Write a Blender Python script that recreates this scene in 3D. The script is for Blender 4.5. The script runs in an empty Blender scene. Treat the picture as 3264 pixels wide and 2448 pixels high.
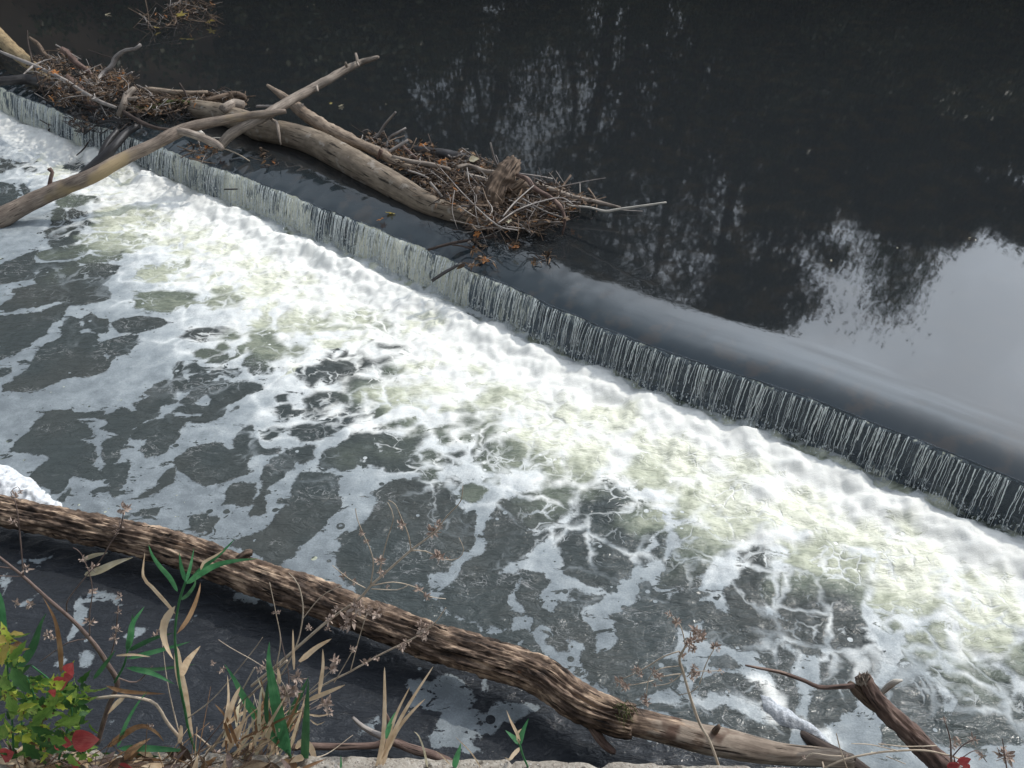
import bpy, math, random
import numpy as np
from mathutils import Vector

sc = bpy.context.scene
COL = sc.collection
R = math.radians
# ------------------------------------------------------------------ camera
H, FPX, PITCH = 3.3, 2804.0, R(35)          # eye height over the lower pool, focal length (photo px), tilt
CAM = np.array([0.0, 0.0, H])
FW = np.array([0, math.cos(PITCH), -math.sin(PITCH)])
UP = np.array([0, math.sin(PITCH), math.cos(PITCH)])
RT = np.array([1.0, 0, 0])
cd = bpy.data.cameras.new('camera')
cam = bpy.data.objects.new('camera', cd)
COL.objects.link(cam)
cam.location = (0, 0, H)
cam.rotation_euler = (math.pi / 2 - PITCH, 0, 0)
cd.sensor_width = 36
cd.lens = 36 * FPX / 3264
cd.clip_start = 0.05
cd.clip_end = 2000
sc.camera = cam

# measured places: name -> (x0, y0, scale) of the survey sheet the numbers were read from
SH = {'A': (0, 0, .4973), 'B': (800, 100, .6329), 'G': (0, 1500, .5714), 'Q': (900, 1500, .5714),
      'W': (1900, 1800, .6166), '1': (0, 500, .4521), '2': (0, 1050, .4521), '3': (800, 950, .4521),
      '4': (1000, 1400, .4521), '5': (1700, 1250, .4521), '6': (2264, 1500, .4521), '7': (1700, 1850, .3617),
      'P': (0, 0, 1.0)}

def ray(c, x, y):
    x0, y0, k = SH[c]
    return FW + (x0 + x * k - 1632) / FPX * RT - (y0 + y * k - 1224) / FPX * UP

def onz(c, x, y, z):                         # where the sight line meets a level
    d = ray(c, x, y)
    return CAM + d * ((z - H) / d[2])

def ony(c, x, y, Y):                         # where it meets the upright plane at distance Y
    d = ray(c, x, y)
    return CAM + d * (Y / d[1])

def rad(c, w, p):                            # half width in metres of something w units wide on sheet c
    return w * SH[c][2] / 2 / FPX * float(np.dot(p - CAM, FW))

# weir axis: s runs along the crest, w upstream
TH = R(-39.2)
WD = np.array([math.cos(TH), math.sin(TH)])
WN = np.array([-WD[1], WD[0]])
ZC, ZU = 0.28, 0.36
_cr = np.array([onz('P', x, y, ZC)[:2] for x, y in [(800, 568), (1243, 739), (1547, 872), (1900, 1033), (2578, 1258), (3264, 1520)]])
WM = _cr.mean(0)
def sw(x, y):
    return (x - WM[0]) * WD[0] + (y - WM[1]) * WD[1], (x - WM[0]) * WN[0] + (y - WM[1]) * WN[1]
def xy(s, w):
    return WM[0] + s * WD[0] + w * WN[0], WM[1] + s * WD[1] + w * WN[1]

# ------------------------------------------------------------------ numpy noise
_rs = np.random.RandomState(7)
_perm = np.concatenate([_rs.permutation(512)] * 3)
_grad = _rs.normal(size=(512, 3)); _grad /= np.linalg.norm(_grad, axis=1)[:, None]
def pn(x, y, z=0.0):
    x, y, z = np.broadcast_arrays(np.asarray(x, float), np.asarray(y, float), np.asarray(z, float))
    xi, yi, zi = np.floor(x).astype(int), np.floor(y).astype(int), np.floor(z).astype(int)
    fx, fy, fz = x - xi, y - yi, z - zi
    u, v, t = [f * f * f * (f * (f * 6 - 15) + 10) for f in (fx, fy, fz)]
    def g(a, b, c):
        h = _perm[(_perm[(_perm[(xi + a) & 511] + yi + b) & 511] + zi + c) & 511]
        q = _grad[h]
        return q[..., 0] * (fx - a) + q[..., 1] * (fy - b) + q[..., 2] * (fz - c)
    l = lambda a, b, k: a + (b - a) * k
    return 1.6 * l(l(l(g(0, 0, 0), g(1, 0, 0), u), l(g(0, 1, 0), g(1, 1, 0), u), v),
                   l(l(g(0, 0, 1), g(1, 0, 1), u), l(g(0, 1, 1), g(1, 1, 1), u), v), t)
def fbm(x, y, z=0.0, o=4):
    r, a = 0, 1.0
    for i in range(o):
        k = 2 ** i
        r = r + a * pn(np.asarray(x) * k + 17 * i, np.asarray(y) * k + 5 * i, np.asarray(z) * k)
        a *= .5
    return r
def sst(a, b, x):
    t = np.clip((x - a) / (b - a), 0, 1)
    return t * t * (3 - 2 * t)

# ------------------------------------------------------------------ objects
class MB:
    """collects faces of one mesh"""
    def __init__(s):
        s.v, s.f, s.uv, s.m = [], [], [], []
        s.n = 0
    def add(s, v, f, uv=None, m=0):
        v = np.asarray(v, float)
        for i, q in enumerate(f):
            s.f.append(tuple(int(k) + s.n for k in q)); s.m.append(m)
            s.uv.append([(0, 0)] * len(q) if uv is None else uv[i])
        s.v.append(v); s.n += len(v)
    def build(s, name, mats, origin=None, parent=None, smooth=True):
        V = np.concatenate(s.v)
        o = np.asarray(V.mean(0) if origin is None else origin, float)
        me = bpy.data.meshes.new(name)
        me.from_pydata([tuple(q) for q in (V - o)], [], s.f)
        uvl = me.uv_layers.new(name='UVMap')
        uvl.data.foreach_set('uv', np.array([c for q in s.uv for c in q], dtype=np.float32).ravel())
        mats = mats if isinstance(mats, (list, tuple)) else [mats]
        for k in mats: me.materials.append(k)
        if len(mats) > 1: me.polygons.foreach_set('material_index', s.m)
        if smooth: me.polygons.foreach_set('use_smooth', [True] * len(me.polygons))
        me.update()
        ob = bpy.data.objects.new(name, me)
        COL.objects.link(ob)
        if parent is not None:
            ob.parent = parent
            ob.location = Vector(o) - Vector(parent['_o'])
        else:
            ob.location = o
        ob['_o'] = [float(k) for k in o]
        return ob

def grid_obj(name, X, Y, Z, keep, mat, attrs=None, origin=(0, 0, 0)):
    """a height sheet: 2-D arrays of coordinates, mask of kept cells"""
    n, m = X.shape
    idx = np.arange(n * m).reshape(n, m)
    q = np.stack([idx[:-1, :-1], idx[:-1, 1:], idx[1:, 1:], idx[1:, :-1]], -1)
    q = q[keep[:-1, :-1] & keep[1:, :-1] & keep[:-1, 1:] & keep[1:, 1:]] if keep is not None else q.reshape(-1, 4)
    used = np.unique(q); mp = np.full(n * m, -1); mp[used] = np.arange(len(used))
    V = np.stack([X.ravel(), Y.ravel(), Z.ravel()], -1)[used] - np.array(origin)
    q = mp[q]
    me = bpy.data.meshes.new(name)
    me.vertices.add(len(V)); me.vertices.foreach_set('co', V.astype(np.float32).ravel())
    me.loops.add(q.size); me.loops.foreach_set('vertex_index', q.astype(np.int32).ravel())
    me.polygons.add(len(q))
    me.polygons.foreach_set('loop_start', np.arange(0, q.size, 4, dtype=np.int32))
    me.polygons.foreach_set('loop_total', np.full(len(q), 4, dtype=np.int32))
    me.update(calc_edges=True)
    me.polygons.foreach_set('use_smooth', np.ones(len(q), dtype=bool))
    for k, a in (attrs or {}).items():
        at = me.attributes.new(k, 'FLOAT', 'POINT')
        at.data.foreach_set('value', a.ravel()[used].astype(np.float32))
    me.materials.append(mat)
    me.update()
    ob = bpy.data.objects.new(name, me); COL.objects.link(ob)
    ob.location = origin; ob['_o'] = list(map(float, origin))
    return ob

def tag(o, label=None, cat=None, group=None, kind=None):
    if label: o['label'] = label
    if cat: o['category'] = cat
    if group: o['group'] = group
    if kind: o['kind'] = kind
    return o
def empty(name, loc):
    o = bpy.data.objects.new(name, None); COL.objects.link(o)
    o.location = loc; o['_o'] = [float(k) for k in loc]
    return o

def spline(pts, step):
    """Catmull-Rom through rows of any width, resampled by length of the first three columns"""
    P = np.asarray(pts, float)
    if len(P) == 2: P = np.array([P[0], (P[0] + P[1]) / 2, P[1]])
    Q = np.vstack([2 * P[0] - P[1], P, 2 * P[-1] - P[-2]])
    out = []
    for i in range(1, len(Q) - 2):
        L = np.linalg.norm(Q[i + 1, :3] - Q[i, :3])
        n = max(2, int(L / step))
        for t in np.arange(n) / n:
            a, b, c, d = Q[i - 1], Q[i], Q[i + 1], Q[i + 2]
            out.append(.5 * (2 * b + (c - a) * t + (2 * a - 5 * b + 4 * c - d) * t * t + (3 * b - a - 3 * c + d) * t ** 3))
    out.append(P[-1])
    return np.array(out)

def tube(mb, pts, step=.03, seg=8, rough=.08, seed=0, m=0, fs=9.0, disp=None, blunt=True):
    """pts rows: x y z r"""
    S = spline(pts, step)
    C, r = S[:, :3], np.maximum(S[:, 3], .0006)
    T = np.gradient(C, axis=0); T /= np.linalg.norm(T, axis=1)[:, None] + 1e-9
    ref = np.array([0, 0, 1.0]) if abs(T[0, 2]) < .9 else np.array([0, 1.0, 0])
    N = np.zeros_like(C); n = np.cross(T[0], ref); n /= np.linalg.norm(n)
    for i in range(len(C)):
        n = n - T[i] * n.dot(T[i]); n /= np.linalg.norm(n) + 1e-9; N[i] = n
    B = np.cross(T, N)
    L = np.concatenate([[0], np.cumsum(np.linalg.norm(np.diff(C, axis=0), axis=1))])
    a = np.arange(seg) / seg * 2 * math.pi
    ca, sa = np.cos(a), np.sin(a)
    k = fs / max(.02, float(r.mean()) * 20)
    nz = pn(ca[None] * 1.3 + seed * 3.7, sa[None] * 1.3 + seed, (L * k)[:, None]) + .5 * pn(ca[None] * 3 + seed, sa[None] * 3 + 9, (L * k * 3)[:, None])
    rr = r[:, None] * (1 + rough * nz)
    if disp is not None: rr = rr + disp(ca[None], sa[None], L[:, None], r[:, None])
    V = C[:, None] + rr[..., None] * (ca[None, :, None] * N[:, None] + sa[None, :, None] * B[:, None])
    V = V.reshape(-1, 3); f, uv = [], []
    cir = 2 * math.pi * float(r.mean())
    for i in range(len(C) - 1):
        for j in range(seg):
            j2 = (j + 1) % seg
            f.append((i * seg + j, i * seg + j2, (i + 1) * seg + j2, (i + 1) * seg + j))
            u0, u1 = j / seg * cir + seed * .37, (j + 1) / seg * cir + seed * .37
            uv.append([(u0, L[i]), (u1, L[i]), (u1, L[i + 1]), (u0, L[i + 1])])
    if blunt:                                # jagged broken ends
        rn = random.Random(seed)
        for i0, sg in ((0, -1), (len(C) - 1, 1)):
            c = len(V)
            V = np.vstack([V, C[i0] + T[i0] * sg * r[i0] * .35])
            for j in range(seg):
                j2 = (j + 1) % seg
                a_, b_ = i0 * seg + j, i0 * seg + j2
                f.append((a_, b_, c) if sg > 0 else (b_, a_, c))
                uv.append([(.9, .1), (.93, .1), (.91, .12)])
            for j in range(seg):
                V[i0 * seg + j] += T[i0] * sg * r[i0] * rn.uniform(-.3, .45)
    mb.add(V, f, uv, m)
    return C, T, r

def hump(t): return math.sin(math.pi * min(1, max(0, t)) ** .6) ** .8

def blade(mb, P, w, m=0, seed=0, fold=.35, step=.012, prof=None):
    """a folded strap leaf along points P (rows x y z), greatest width w"""
    S = spline(np.asarray(P, float), step)
    T = np.gradient(S, axis=0); T /= np.linalg.norm(T, axis=1)[:, None] + 1e-9
    rn = random.Random(seed); tw0, tw1 = rn.uniform(-.5, .5), rn.uniform(-.8, .8)
    V, f, uv = [], [], []
    n = len(S)
    for i in range(n):
        t = i / (n - 1)
        view = CAM - S[i]; view /= np.linalg.norm(view)
        side = np.cross(T[i], view); side /= np.linalg.norm(side) + 1e-9
        nor = np.cross(side, T[i])
        a = tw0 + (tw1 - tw0) * t
        side, nor = side * math.cos(a) + nor * math.sin(a), nor * math.cos(a) - side * math.sin(a)
        ww = w / 2 * ((prof or hump)(t) + .02)
        V += [S[i] - side * ww + nor * ww * fold, S[i], S[i] + side * ww + nor * ww * fold]
        if i:
            b, c = (i - 1) * 3, i * 3
            for j in (0, 1):
                f.append((b + j, b + j + 1, c + j + 1, c + j))
                t0 = (i - 1) / (n - 1)
                uv.append([(j * .5, t0), (j * .5 + .5, t0), (j * .5 + .5, t), (j * .5, t)])
    mb.add(V, f, uv, m)

def broad(mb, c, d, nrm, L, W, m=0, seed=0, teeth=0.0, curl=.25):
    """an ovate leaf, stalk end at c, pointing along d"""
    rn = random.Random(seed)
    d = np.asarray(d, float); d /= np.linalg.norm(d)
    nrm = np.asarray(nrm, float); nrm = nrm - d * nrm.dot(d); nrm /= np.linalg.norm(nrm) + 1e-9
    sd = np.cross(nrm, d); n = 9; V, f, uv = [], [], []
    cu = curl * rn.uniform(-.3, 1)
    for i in range(n):
        t = i / (n - 1)
        w = W / 2 * (math.sin(math.pi * t ** .75) ** .85 if 0 < t < 1 else .02)
        if teeth and i % 2: w *= 1 - teeth
        p = np.asarray(c) + d * L * t - nrm * cu * L * t * t
        wav = rn.uniform(-.12, .12) * w
        V += [p - sd * w + nrm * (w * .3 + wav), p, p + sd * w + nrm * (w * .3 - wav)]
        if i:
            b, e = (i - 1) * 3, i * 3
            for j in (0, 1):
                f.append((b + j, b + j + 1, e + j + 1, e + j))
                uv.append([(j * .5, (i - 1) / 8), (j * .5 + .5, (i - 1) / 8), (j * .5 + .5, t), (j * .5, t)])
    mb.add(V, f, uv, m)

def maple(mb, c, size, seed=0, m=0, tilt=.5):
    """a lobed dead leaf lying near level"""
    rn = random.Random(seed)
    n = np.array([rn.uniform(-tilt, tilt), rn.uniform(-tilt, tilt), 1.0]); n /= np.linalg.norm(n)
    a0 = rn.uniform(0, 6.28)
    u = np.cross(n, [math.cos(a0), math.sin(a0), 0]); u /= np.linalg.norm(u); v = np.cross(n, u)
    V = [np.asarray(c, float)]; k = 20
    for i in range(k):
        a = 2 * math.pi * i / k
        lob = .42 + .58 * abs(math.cos(a * 2.5)) ** 1.2
        if abs(a - math.pi) < .4: lob *= .5
        r = size * lob * rn.uniform(.85, 1.1)
        V.append(c + r * (math.cos(a) * u + math.sin(a) * v) + n * rn.uniform(-.1, .22) * r)
    mb.add(V, [(0, i + 1, (i + 1) % k + 1) for i in range(k)], [[(.5, .5), (.5 + .4 * math.cos(i), .5 + .4 * math.sin(i)), (.5 + .4 * math.cos(i + 1), .5 + .4 * math.sin(i + 1))] for i in range(k)], m)

def seedhead(mb, c, r, seed=0, m=0, n=16):
    """a dried whorl: small pointed bracts pressed round a centre"""
    rn = random.Random(seed)
    for i in range(n):
        d = np.array([rn.gauss(0, 1), rn.gauss(0, 1), rn.gauss(0, 1) + .2]); d /= np.linalg.norm(d)
        o = np.asarray(c) + d * r * rn.uniform(0, .35) + np.array([rn.uniform(-.4, .4), rn.uniform(-.3, .3), rn.uniform(-.4, .4)]) * r
        broad(mb, o, d, [rn.gauss(0, 1), -1, rn.gauss(0, 1)], r * rn.uniform(.7, 1.15), r * rn.uniform(.3, .55), m, seed * 31 + i, 0, .5)
# ------------------------------------------------------------------ materials
class NT:
    """thin wrapper for building a node tree"""
    def __init__(s, name):
        s.m = bpy.data.materials.new(name); s.m.use_nodes = True
        s.t = s.m.node_tree; s.t.nodes.clear()
        s.out = s.t.nodes.new('ShaderNodeOutputMaterial')
    def n(s, typ, ins=None, **kw):
        d = s.t.nodes.new('ShaderNode' + typ)
        for k, v in kw.items(): setattr(d, k, v)
        for k, v in (ins or {}).items(): s.put(d.inputs[k], v)
        return d
    def put(s, sock, v):
        if isinstance(v, bpy.types.NodeSocket): s.t.links.new(v, sock)
        elif isinstance(v, (tuple, list)) and len(v) == 3 and sock.type == 'RGBA': sock.default_value = (*v, 1)
        else: sock.default_value = v
    def math(s, op, a, b=0.0, c=0.0, clamp=False):
        d = s.n('Math', {0: a, 1: b, 2: c}, operation=op, use_clamp=clamp); return d.outputs[0]
    def mix(s, f, a, b, blend='MIX'):
        d = s.n('Mix', data_type='RGBA', blend_type=blend)
        s.put(d.inputs[0], f); s.put(d.inputs[6], a); s.put(d.inputs[7], b); return d.outputs[2]
    def fmix(s, f, a, b):
        d = s.n('Mix', data_type='FLOAT'); s.put(d.inputs[0], f); s.put(d.inputs[2], a); s.put(d.inputs[3], b); return d.outputs[0]
    def mr(s, v, a, b, c=0.0, d=1.0, smooth=True):
        x = s.n('MapRange', {0: v, 1: a, 2: b, 3: c, 4: d}, interpolation_type='SMOOTHSTEP' if smooth else 'LINEAR'); return x.outputs[0]
    def pos(s, scale=(1, 1, 1), src='Object', rot=(0, 0, 0)):
        c = s.n('TexCoord').outputs[src]
        return s.n('Mapping', {0: c, 3: scale, 2: rot}).outputs[0]
    def noise(s, vec, scale, detail=4.0, rough=.55, dist=0.0):
        return s.n('TexNoise', {'Vector': vec, 'Scale': scale, 'Detail': detail, 'Roughness': rough, 'Distortion': dist}).outputs[0]
    def attr(s, nm): return s.n('Attribute', attribute_name=nm).outputs['Fac']
    def ramp(s, f, stops):
        d = s.n('ValToRGB', {0: f}); e = d.color_ramp.elements
        while len(e) < len(stops): e.new(.5)
        for k, (p, c) in zip(e, stops): k.position = p; k.color = (*c, 1)
        return d.outputs[0]
    def bump(s, h, strength=.5, dist=.01, nrm=None):
        ins = {'Height': h, 'Strength': strength, 'Distance': dist}
        if nrm is not None: ins['Normal'] = nrm
        return s.n('Bump', ins).outputs[0]
    def bsdf(s, **kw):
        names = {'col': 'Base Color', 'rough': 'Roughness', 'nrm': 'Normal', 'ior': 'IOR', 'spec': 'Specular IOR Level', 'alpha': 'Alpha', 'trans': 'Transmission Weight', 'sss': 'Subsurface Weight'}
        return s.n('BsdfPrincipled', {names[k]: v for k, v in kw.items()}).outputs[0]
    def done(s, sh):
        s.t.links.new(sh, s.out.inputs[0]); return s.m

def wood(name, dark, mid, light, along=7.0, across=70.0, rough=.8, bumpd=.004, patches=None, wet=0.0, stops=(.34, .52, .72), fade=None):
    t = NT(name)
    uv = t.pos((across, along, 1), 'UV')
    ob = t.pos((1, 1, 1))
    g = t.noise(uv, 1.0, 6, .65, .4)
    g2 = t.noise(t.pos((across * 2.2, along * .7, 1), 'UV'), 1.0, 4, .6)
    big = t.noise(ob, 7.0, 4, .6)
    f = t.math('ADD', t.math('MULTIPLY', g, .6), t.math('MULTIPLY', big, .45))
    c = t.ramp(f, [(stops[0], dark), (stops[1], mid), (stops[2], light)])
    crack = t.mr(g2, .36, .43)
    c = t.mix(crack, tuple(k * .4 for k in dark), c)
    if patches:
        p = t.mr(t.noise(ob, patches[2] if len(patches) > 2 else 9.0, 3, .5), patches[1], patches[1] + .10)
        c = t.mix(p, c, patches[0])
    if fade:                                 # ragged remnant of bark over the first stretch
        v = t.n('SeparateXYZ', {0: t.n('TexCoord').outputs['UV']}).outputs[1]
        k = t.math('ADD', v, t.math('MULTIPLY_ADD', t.noise(t.pos((18, 5, 1), 'UV'), 1.0, 5, .6), 1.1, -.55))
        c = t.mix(t.mr(k, fade[1], fade[2]), t.ramp(f, [(.43, fade[0][0]), (.54, fade[0][1]), (.66, fade[0][2])]), c)
    h = t.math('ADD', t.math('MULTIPLY', g, .7), t.math('MULTIPLY', crack, .6))
    return t.done(t.bsdf(col=c, rough=rough - .45 * wet, nrm=t.bump(h, .9, bumpd), spec=.3 + .4 * wet))

M = {}
M['drift'] = wood('driftwood', (.11, .085, .065), (.26, .20, .15), (.46, .37, .28))
M['pale'] = wood('weathered_branch', (.11, .09, .076), (.25, .205, .168), (.45, .385, .32), bumpd=.003)
M['yellow'] = wood('yellowed_branch', (.13, .09, .05), (.32, .235, .13), (.46, .36, .21), bumpd=.003)
M['branchy'] = wood('mottled_branch', (.10, .078, .064), (.21, .165, .132), (.38, .31, .245), bumpd=.003, patches=((.33, .25, .145), .5, 1.6))
M['grey'] = wood('grey_twig', (.14, .125, .12), (.27, .24, .22), (.44, .40, .36), bumpd=.002)
M['white'] = wood('bleached_twig', (.35, .32, .28), (.52, .48, .42), (.68, .63, .56), bumpd=.001)
M['redbark'] = wood('reddish_bark', (.045, .03, .026), (.135, .088, .072), (.31, .225, .18), 9, 60, bumpd=.007)
M['brown'] = wood('brown_root', (.045, .03, .022), (.135, .095, .068), (.29, .215, .155), 9, 60, bumpd=.008)
M['wet'] = wood('wet_wood', (.008, .007, .007), (.022, .019, .019), (.05, .045, .044), wet=.8)
M['darktwig'] = wood('dark_twig', (.02, .015, .013), (.055, .04, .034), (.11, .085, .07))
M['log'] = wood('smooth_log', (.085, .067, .05), (.195, .155, .115), (.33, .27, .20), 5, 26, patches=((.29, .255, .215), .6), bumpd=.005)
M['bark'] = wood('furrowed_bark', (.028, .02, .016), (.15, .103, .075), (.58, .425, .30), 7, 42, bumpd=.012, patches=((.30, .12, .05), .71), stops=(.43, .54, .66))
M['bare'] = wood('bare_log', (.085, .06, .046), (.25, .198, .155), (.50, .42, .335), 5, 38, bumpd=.007, patches=((.12, .075, .055), .60, 7.0), fade=(((.024, .017, .013), (.15, .103, .075), (.58, .425, .30)), .16, .26))
M['stalk'] = wood('dry_stalk', (.28, .215, .155), (.46, .375, .285), (.63, .54, .43), 30, 300, bumpd=.0006)
M['stalkbrown'] = wood('brown_stalk', (.07, .048, .042), (.155, .11, .095), (.27, .20, .165), 30, 300, bumpd=.0006)
M['litter'] = wood('dead_leaf_litter', (.03, .02, .014), (.095, .06, .038), (.25, .17, .10), 20, 60, bumpd=.001)
M['moss'] = wood('moss', (.02, .026, .008), (.06, .075, .02), (.12, .135, .045), 40, 60)

def leafmat(name, a, b, c, spots=None, trans=.45):
    t = NT(name)
    ob = t.pos()
    uvv = t.pos((14, 1.5, 1), 'UV')
    f = t.math('ADD', t.math('MULTIPLY', t.noise(ob, 30, 3), .6), t.math('MULTIPLY', t.noise(uvv, 1.5, 3), .45))
    col = t.ramp(f, [(.36, a), (.52, b), (.68, c)])
    if spots:
        col = t.mix(t.mr(t.noise(ob, spots[2], 3), spots[1], spots[1] + .05), col, spots[0])
    sh = t.bsdf(col=col, rough=.5, spec=.35, nrm=t.bump(f, .4, .002))
    tr = t.n('BsdfTranslucent', {0: col}).outputs[0]
    return t.done(t.n('MixShader', {0: trans, 1: sh, 2: tr}).outputs[0])
M['green'] = leafmat('reed_green', (.035, .14, .055), (.07, .235, .095), (.13, .32, .14))
M['dkgreen'] = leafmat('dark_reed_green', (.022, .07, .03), (.04, .12, .05), (.075, .17, .07))
M['tan'] = leafmat('dry_reed', (.46, .31, .185), (.68, .51, .335), (.80, .65, .47))
M['rust'] = leafmat('rusty_dry_reed', (.13, .065, .03), (.25, .14, .07), (.40, .26, .14))
M['leafy'] = leafmat('leafy_green', (.07, .15, .026), (.155, .27, .05), (.28, .38, .095), ((.08, .06, .025), .62, 90))
M['yellowgreen'] = leafmat('yellowing_leaf', (.21, .28, .03), (.36, .42, .05), (.48, .50, .10), ((.12, .075, .025), .58, 80))
M['deepgreen'] = leafmat('deep_green_leaf', (.02, .06, .017), (.035, .10, .024), (.07, .16, .04), ((.08, .06, .03), .62, 90))
M['red'] = leafmat('scarlet_leaf', (.24, .034, .036), (.40, .06, .06), (.52, .14, .12))
M['orange'] = leafmat('orange_dead_leaf', (.26, .085, .025), (.44, .165, .045), (.58, .29, .10))
M['cream'] = leafmat('pale_dead_leaf', (.48, .40, .24), (.62, .55, .38), (.72, .67, .52))
M['olive'] = leafmat('yellow_dead_leaf', (.20, .15, .04), (.36, .28, .07), (.50, .41, .13))
M['bract'] = leafmat('dry_bract', (.16, .11, .09), (.36, .27, .22), (.56, .45, .37), trans=.15)
M['tree'] = leafmat('far_foliage', (.022, .032, .014), (.045, .055, .02), (.075, .075, .03), trans=.2)

# concrete with worn aggregate
t = NT('old_concrete')
p = t.pos()
v = t.n('TexVoronoi', {'Vector': p, 'Scale': 110.0}, feature='F1')
n1 = t.noise(p, 14, 5, .6); n2 = t.noise(p, 130, 4, .7)
c = t.ramp(t.math('ADD', t.math('MULTIPLY', n1, .5), t.math('MULTIPLY', n2, .5)), [(.34, (.13, .105, .085)), (.5, (.31, .275, .23)), (.66, (.47, .43, .375))])
stone = t.mr(v.outputs['Distance'], .35, .22)
c = t.mix(t.math('MULTIPLY', stone, .5), c, t.ramp(v.outputs['Color'], [(.1, (.13, .095, .07)), (.5, (.38, .31, .25)), (.9, (.56, .53, .49))]))
c = t.mix(t.mr(t.noise(p, 26, 4), .58, .68), c, (.075, .062, .048))
M['concrete'] = t.done(t.bsdf(col=c, rough=.92, nrm=t.bump(t.math('ADD', n2, t.math('MULTIPLY', stone, .5)), 1, .004)))

t = NT('weedy_soil'); p = t.pos()
c = t.ramp(t.noise(p, 9, 8, .65), [(.3, (.035, .027, .018)), (.55, (.09, .075, .045)), (.75, (.07, .085, .03))])
M['soil'] = t.done(t.bsdf(col=c, rough=.95, nrm=t.bump(t.noise(p, 30, 6), 1, .03)))

t = NT('wet_weir_concrete'); p = t.pos()
c = t.ramp(t.noise(p, 8, 6, .6), [(.3, (.03, .033, .037)), (.6, (.055, .06, .066)), (.8, (.09, .09, .085))])
M['weir'] = t.done(t.bsdf(col=c, rough=.35, nrm=t.bump(t.noise(p, 40, 5), 1, .02)))

t = NT('brown_bank_wall'); p = t.pos()
c = t.ramp(t.noise(p, 1.2, 5), [(.3, (.085, .055, .035)), (.7, (.17, .115, .075))])
M['bankwall'] = t.done(t.bsdf(col=c, rough=.9))

# still upper river: murky, mirror-like
t = NT('river_water')
p = t.pos()
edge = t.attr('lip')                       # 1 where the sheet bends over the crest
r1 = t.noise(t.pos((1, 1, 1), rot=(0, 0, -TH)), 2.2, 3, .5)
r2 = t.noise(p, 9, 3, .5)
flow = t.noise(t.pos((10, 3.2, 1), rot=(0, 0, -TH)), 1.6, 4, .55, .6)
hgt = t.math('ADD', t.math('MULTIPLY', r1, .5), t.math('ADD', t.math('MULTIPLY', r2, .10), t.math('MULTIPLY', flow, t.attr('chop'))))
silt = t.noise(p, 5, 5)
c = t.mix(t.mr(silt, .45, .7), (.0175, .0200, .0220), (.0225, .0230, .0228))
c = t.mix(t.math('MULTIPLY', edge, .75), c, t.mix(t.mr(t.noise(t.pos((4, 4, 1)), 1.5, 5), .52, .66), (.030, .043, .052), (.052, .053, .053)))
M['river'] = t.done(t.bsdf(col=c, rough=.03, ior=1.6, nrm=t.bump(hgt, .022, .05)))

# pool below the weir: cover (signed metres), aeration (negative: painted log shade), whiteness from the mesh; fine detail from noise
t = NT('pool_water_and_foam')
p = t.pos()
Fa, Aa, Ka = t.attr('cover'), t.attr('air'), t.attr('white')
fine = t.noise(p, 55, 6, .62)
mid = t.noise(p, 17, 5, .6, .5)
damp = t.mr(Ka, .3, .9, 1.0, .45)
F1 = t.math('ADD', Fa, t.math('MULTIPLY', damp, t.math('ADD', t.math('MULTIPLY_ADD', fine, .040, -.020), t.math('MULTIPLY_ADD', mid, .034, -.017))))
wn = t.noise(t.pos((1, 1.8, 1), rot=(0, 0, .4)), 5.5, 5, .62, 1.6)
wisp = t.mr(t.math('ABSOLUTE', t.math('SUBTRACT', wn, .5)), .016, .004)
wisp = t.math('MULTIPLY', wisp, t.mr(t.noise(p, 3.1, 3, .5), .5, .62))
calm = t.mr(Ka, .15, .5, 1, 0)
vo = t.n('TexVoronoi', {'Vector': p, 'Scale': 11.0}, feature='F1')
rnd = t.n('SeparateColor', {0: vo.outputs['Color']}).outputs[0]
hole = t.mr(t.math('SUBTRACT', vo.outputs['Distance'], t.math('MULTIPLY', t.math('MAXIMUM', t.math('SUBTRACT', rnd, .54), 0), .55)), -.03, .03, 1, 0)
vo2 = t.n('TexVoronoi', {'Vector': p, 'Scale': 34.0}, feature='F1')
rnd2 = t.n('SeparateColor', {0: vo2.outputs['Color']}).outputs[1]
hole2 = t.mr(t.math('SUBTRACT', vo2.outputs['Distance'], t.math('MULTIPLY', t.math('MAXIMUM', t.math('SUBTRACT', rnd2, .72), 0), .9)), -.04, .04, 1, 0)
fleck = t.mr(t.math('SUBTRACT', vo.outputs['Distance'], t.math('MULTIPLY', t.math('MAXIMUM', t.math('SUBTRACT', t.n('SeparateColor', {0: vo.outputs['Color']}).outputs[2], .72), 0), .5)), -.03, .03, 1, 0)
F1 = t.math('SUBTRACT', F1, t.math('MULTIPLY', t.math('MULTIPLY', t.math('MAXIMUM', hole, hole2), calm), .14))
F1 = t.math('ADD', F1, t.math('MULTIPLY', fleck, .09))
rip3 = t.noise(t.pos((1.0, 2.0, 1), rot=(0, 0, .6)), 7.5, 6, .66, .7)
F1 = t.math('SUBTRACT', F1, t.math('MULTIPLY', t.mr(rip3, .57, .66), t.mr(Ka, .12, .4, .10, .05)))
soft = t.math('MULTIPLY_ADD', t.math('POWER', Ka, 2.5), .05, .005)
cov = t.n('MapRange', {0: F1, 1: t.math('MULTIPLY', soft, -1.0), 2: soft}, interpolation_type='SMOOTHSTEP').outputs[0]
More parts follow.
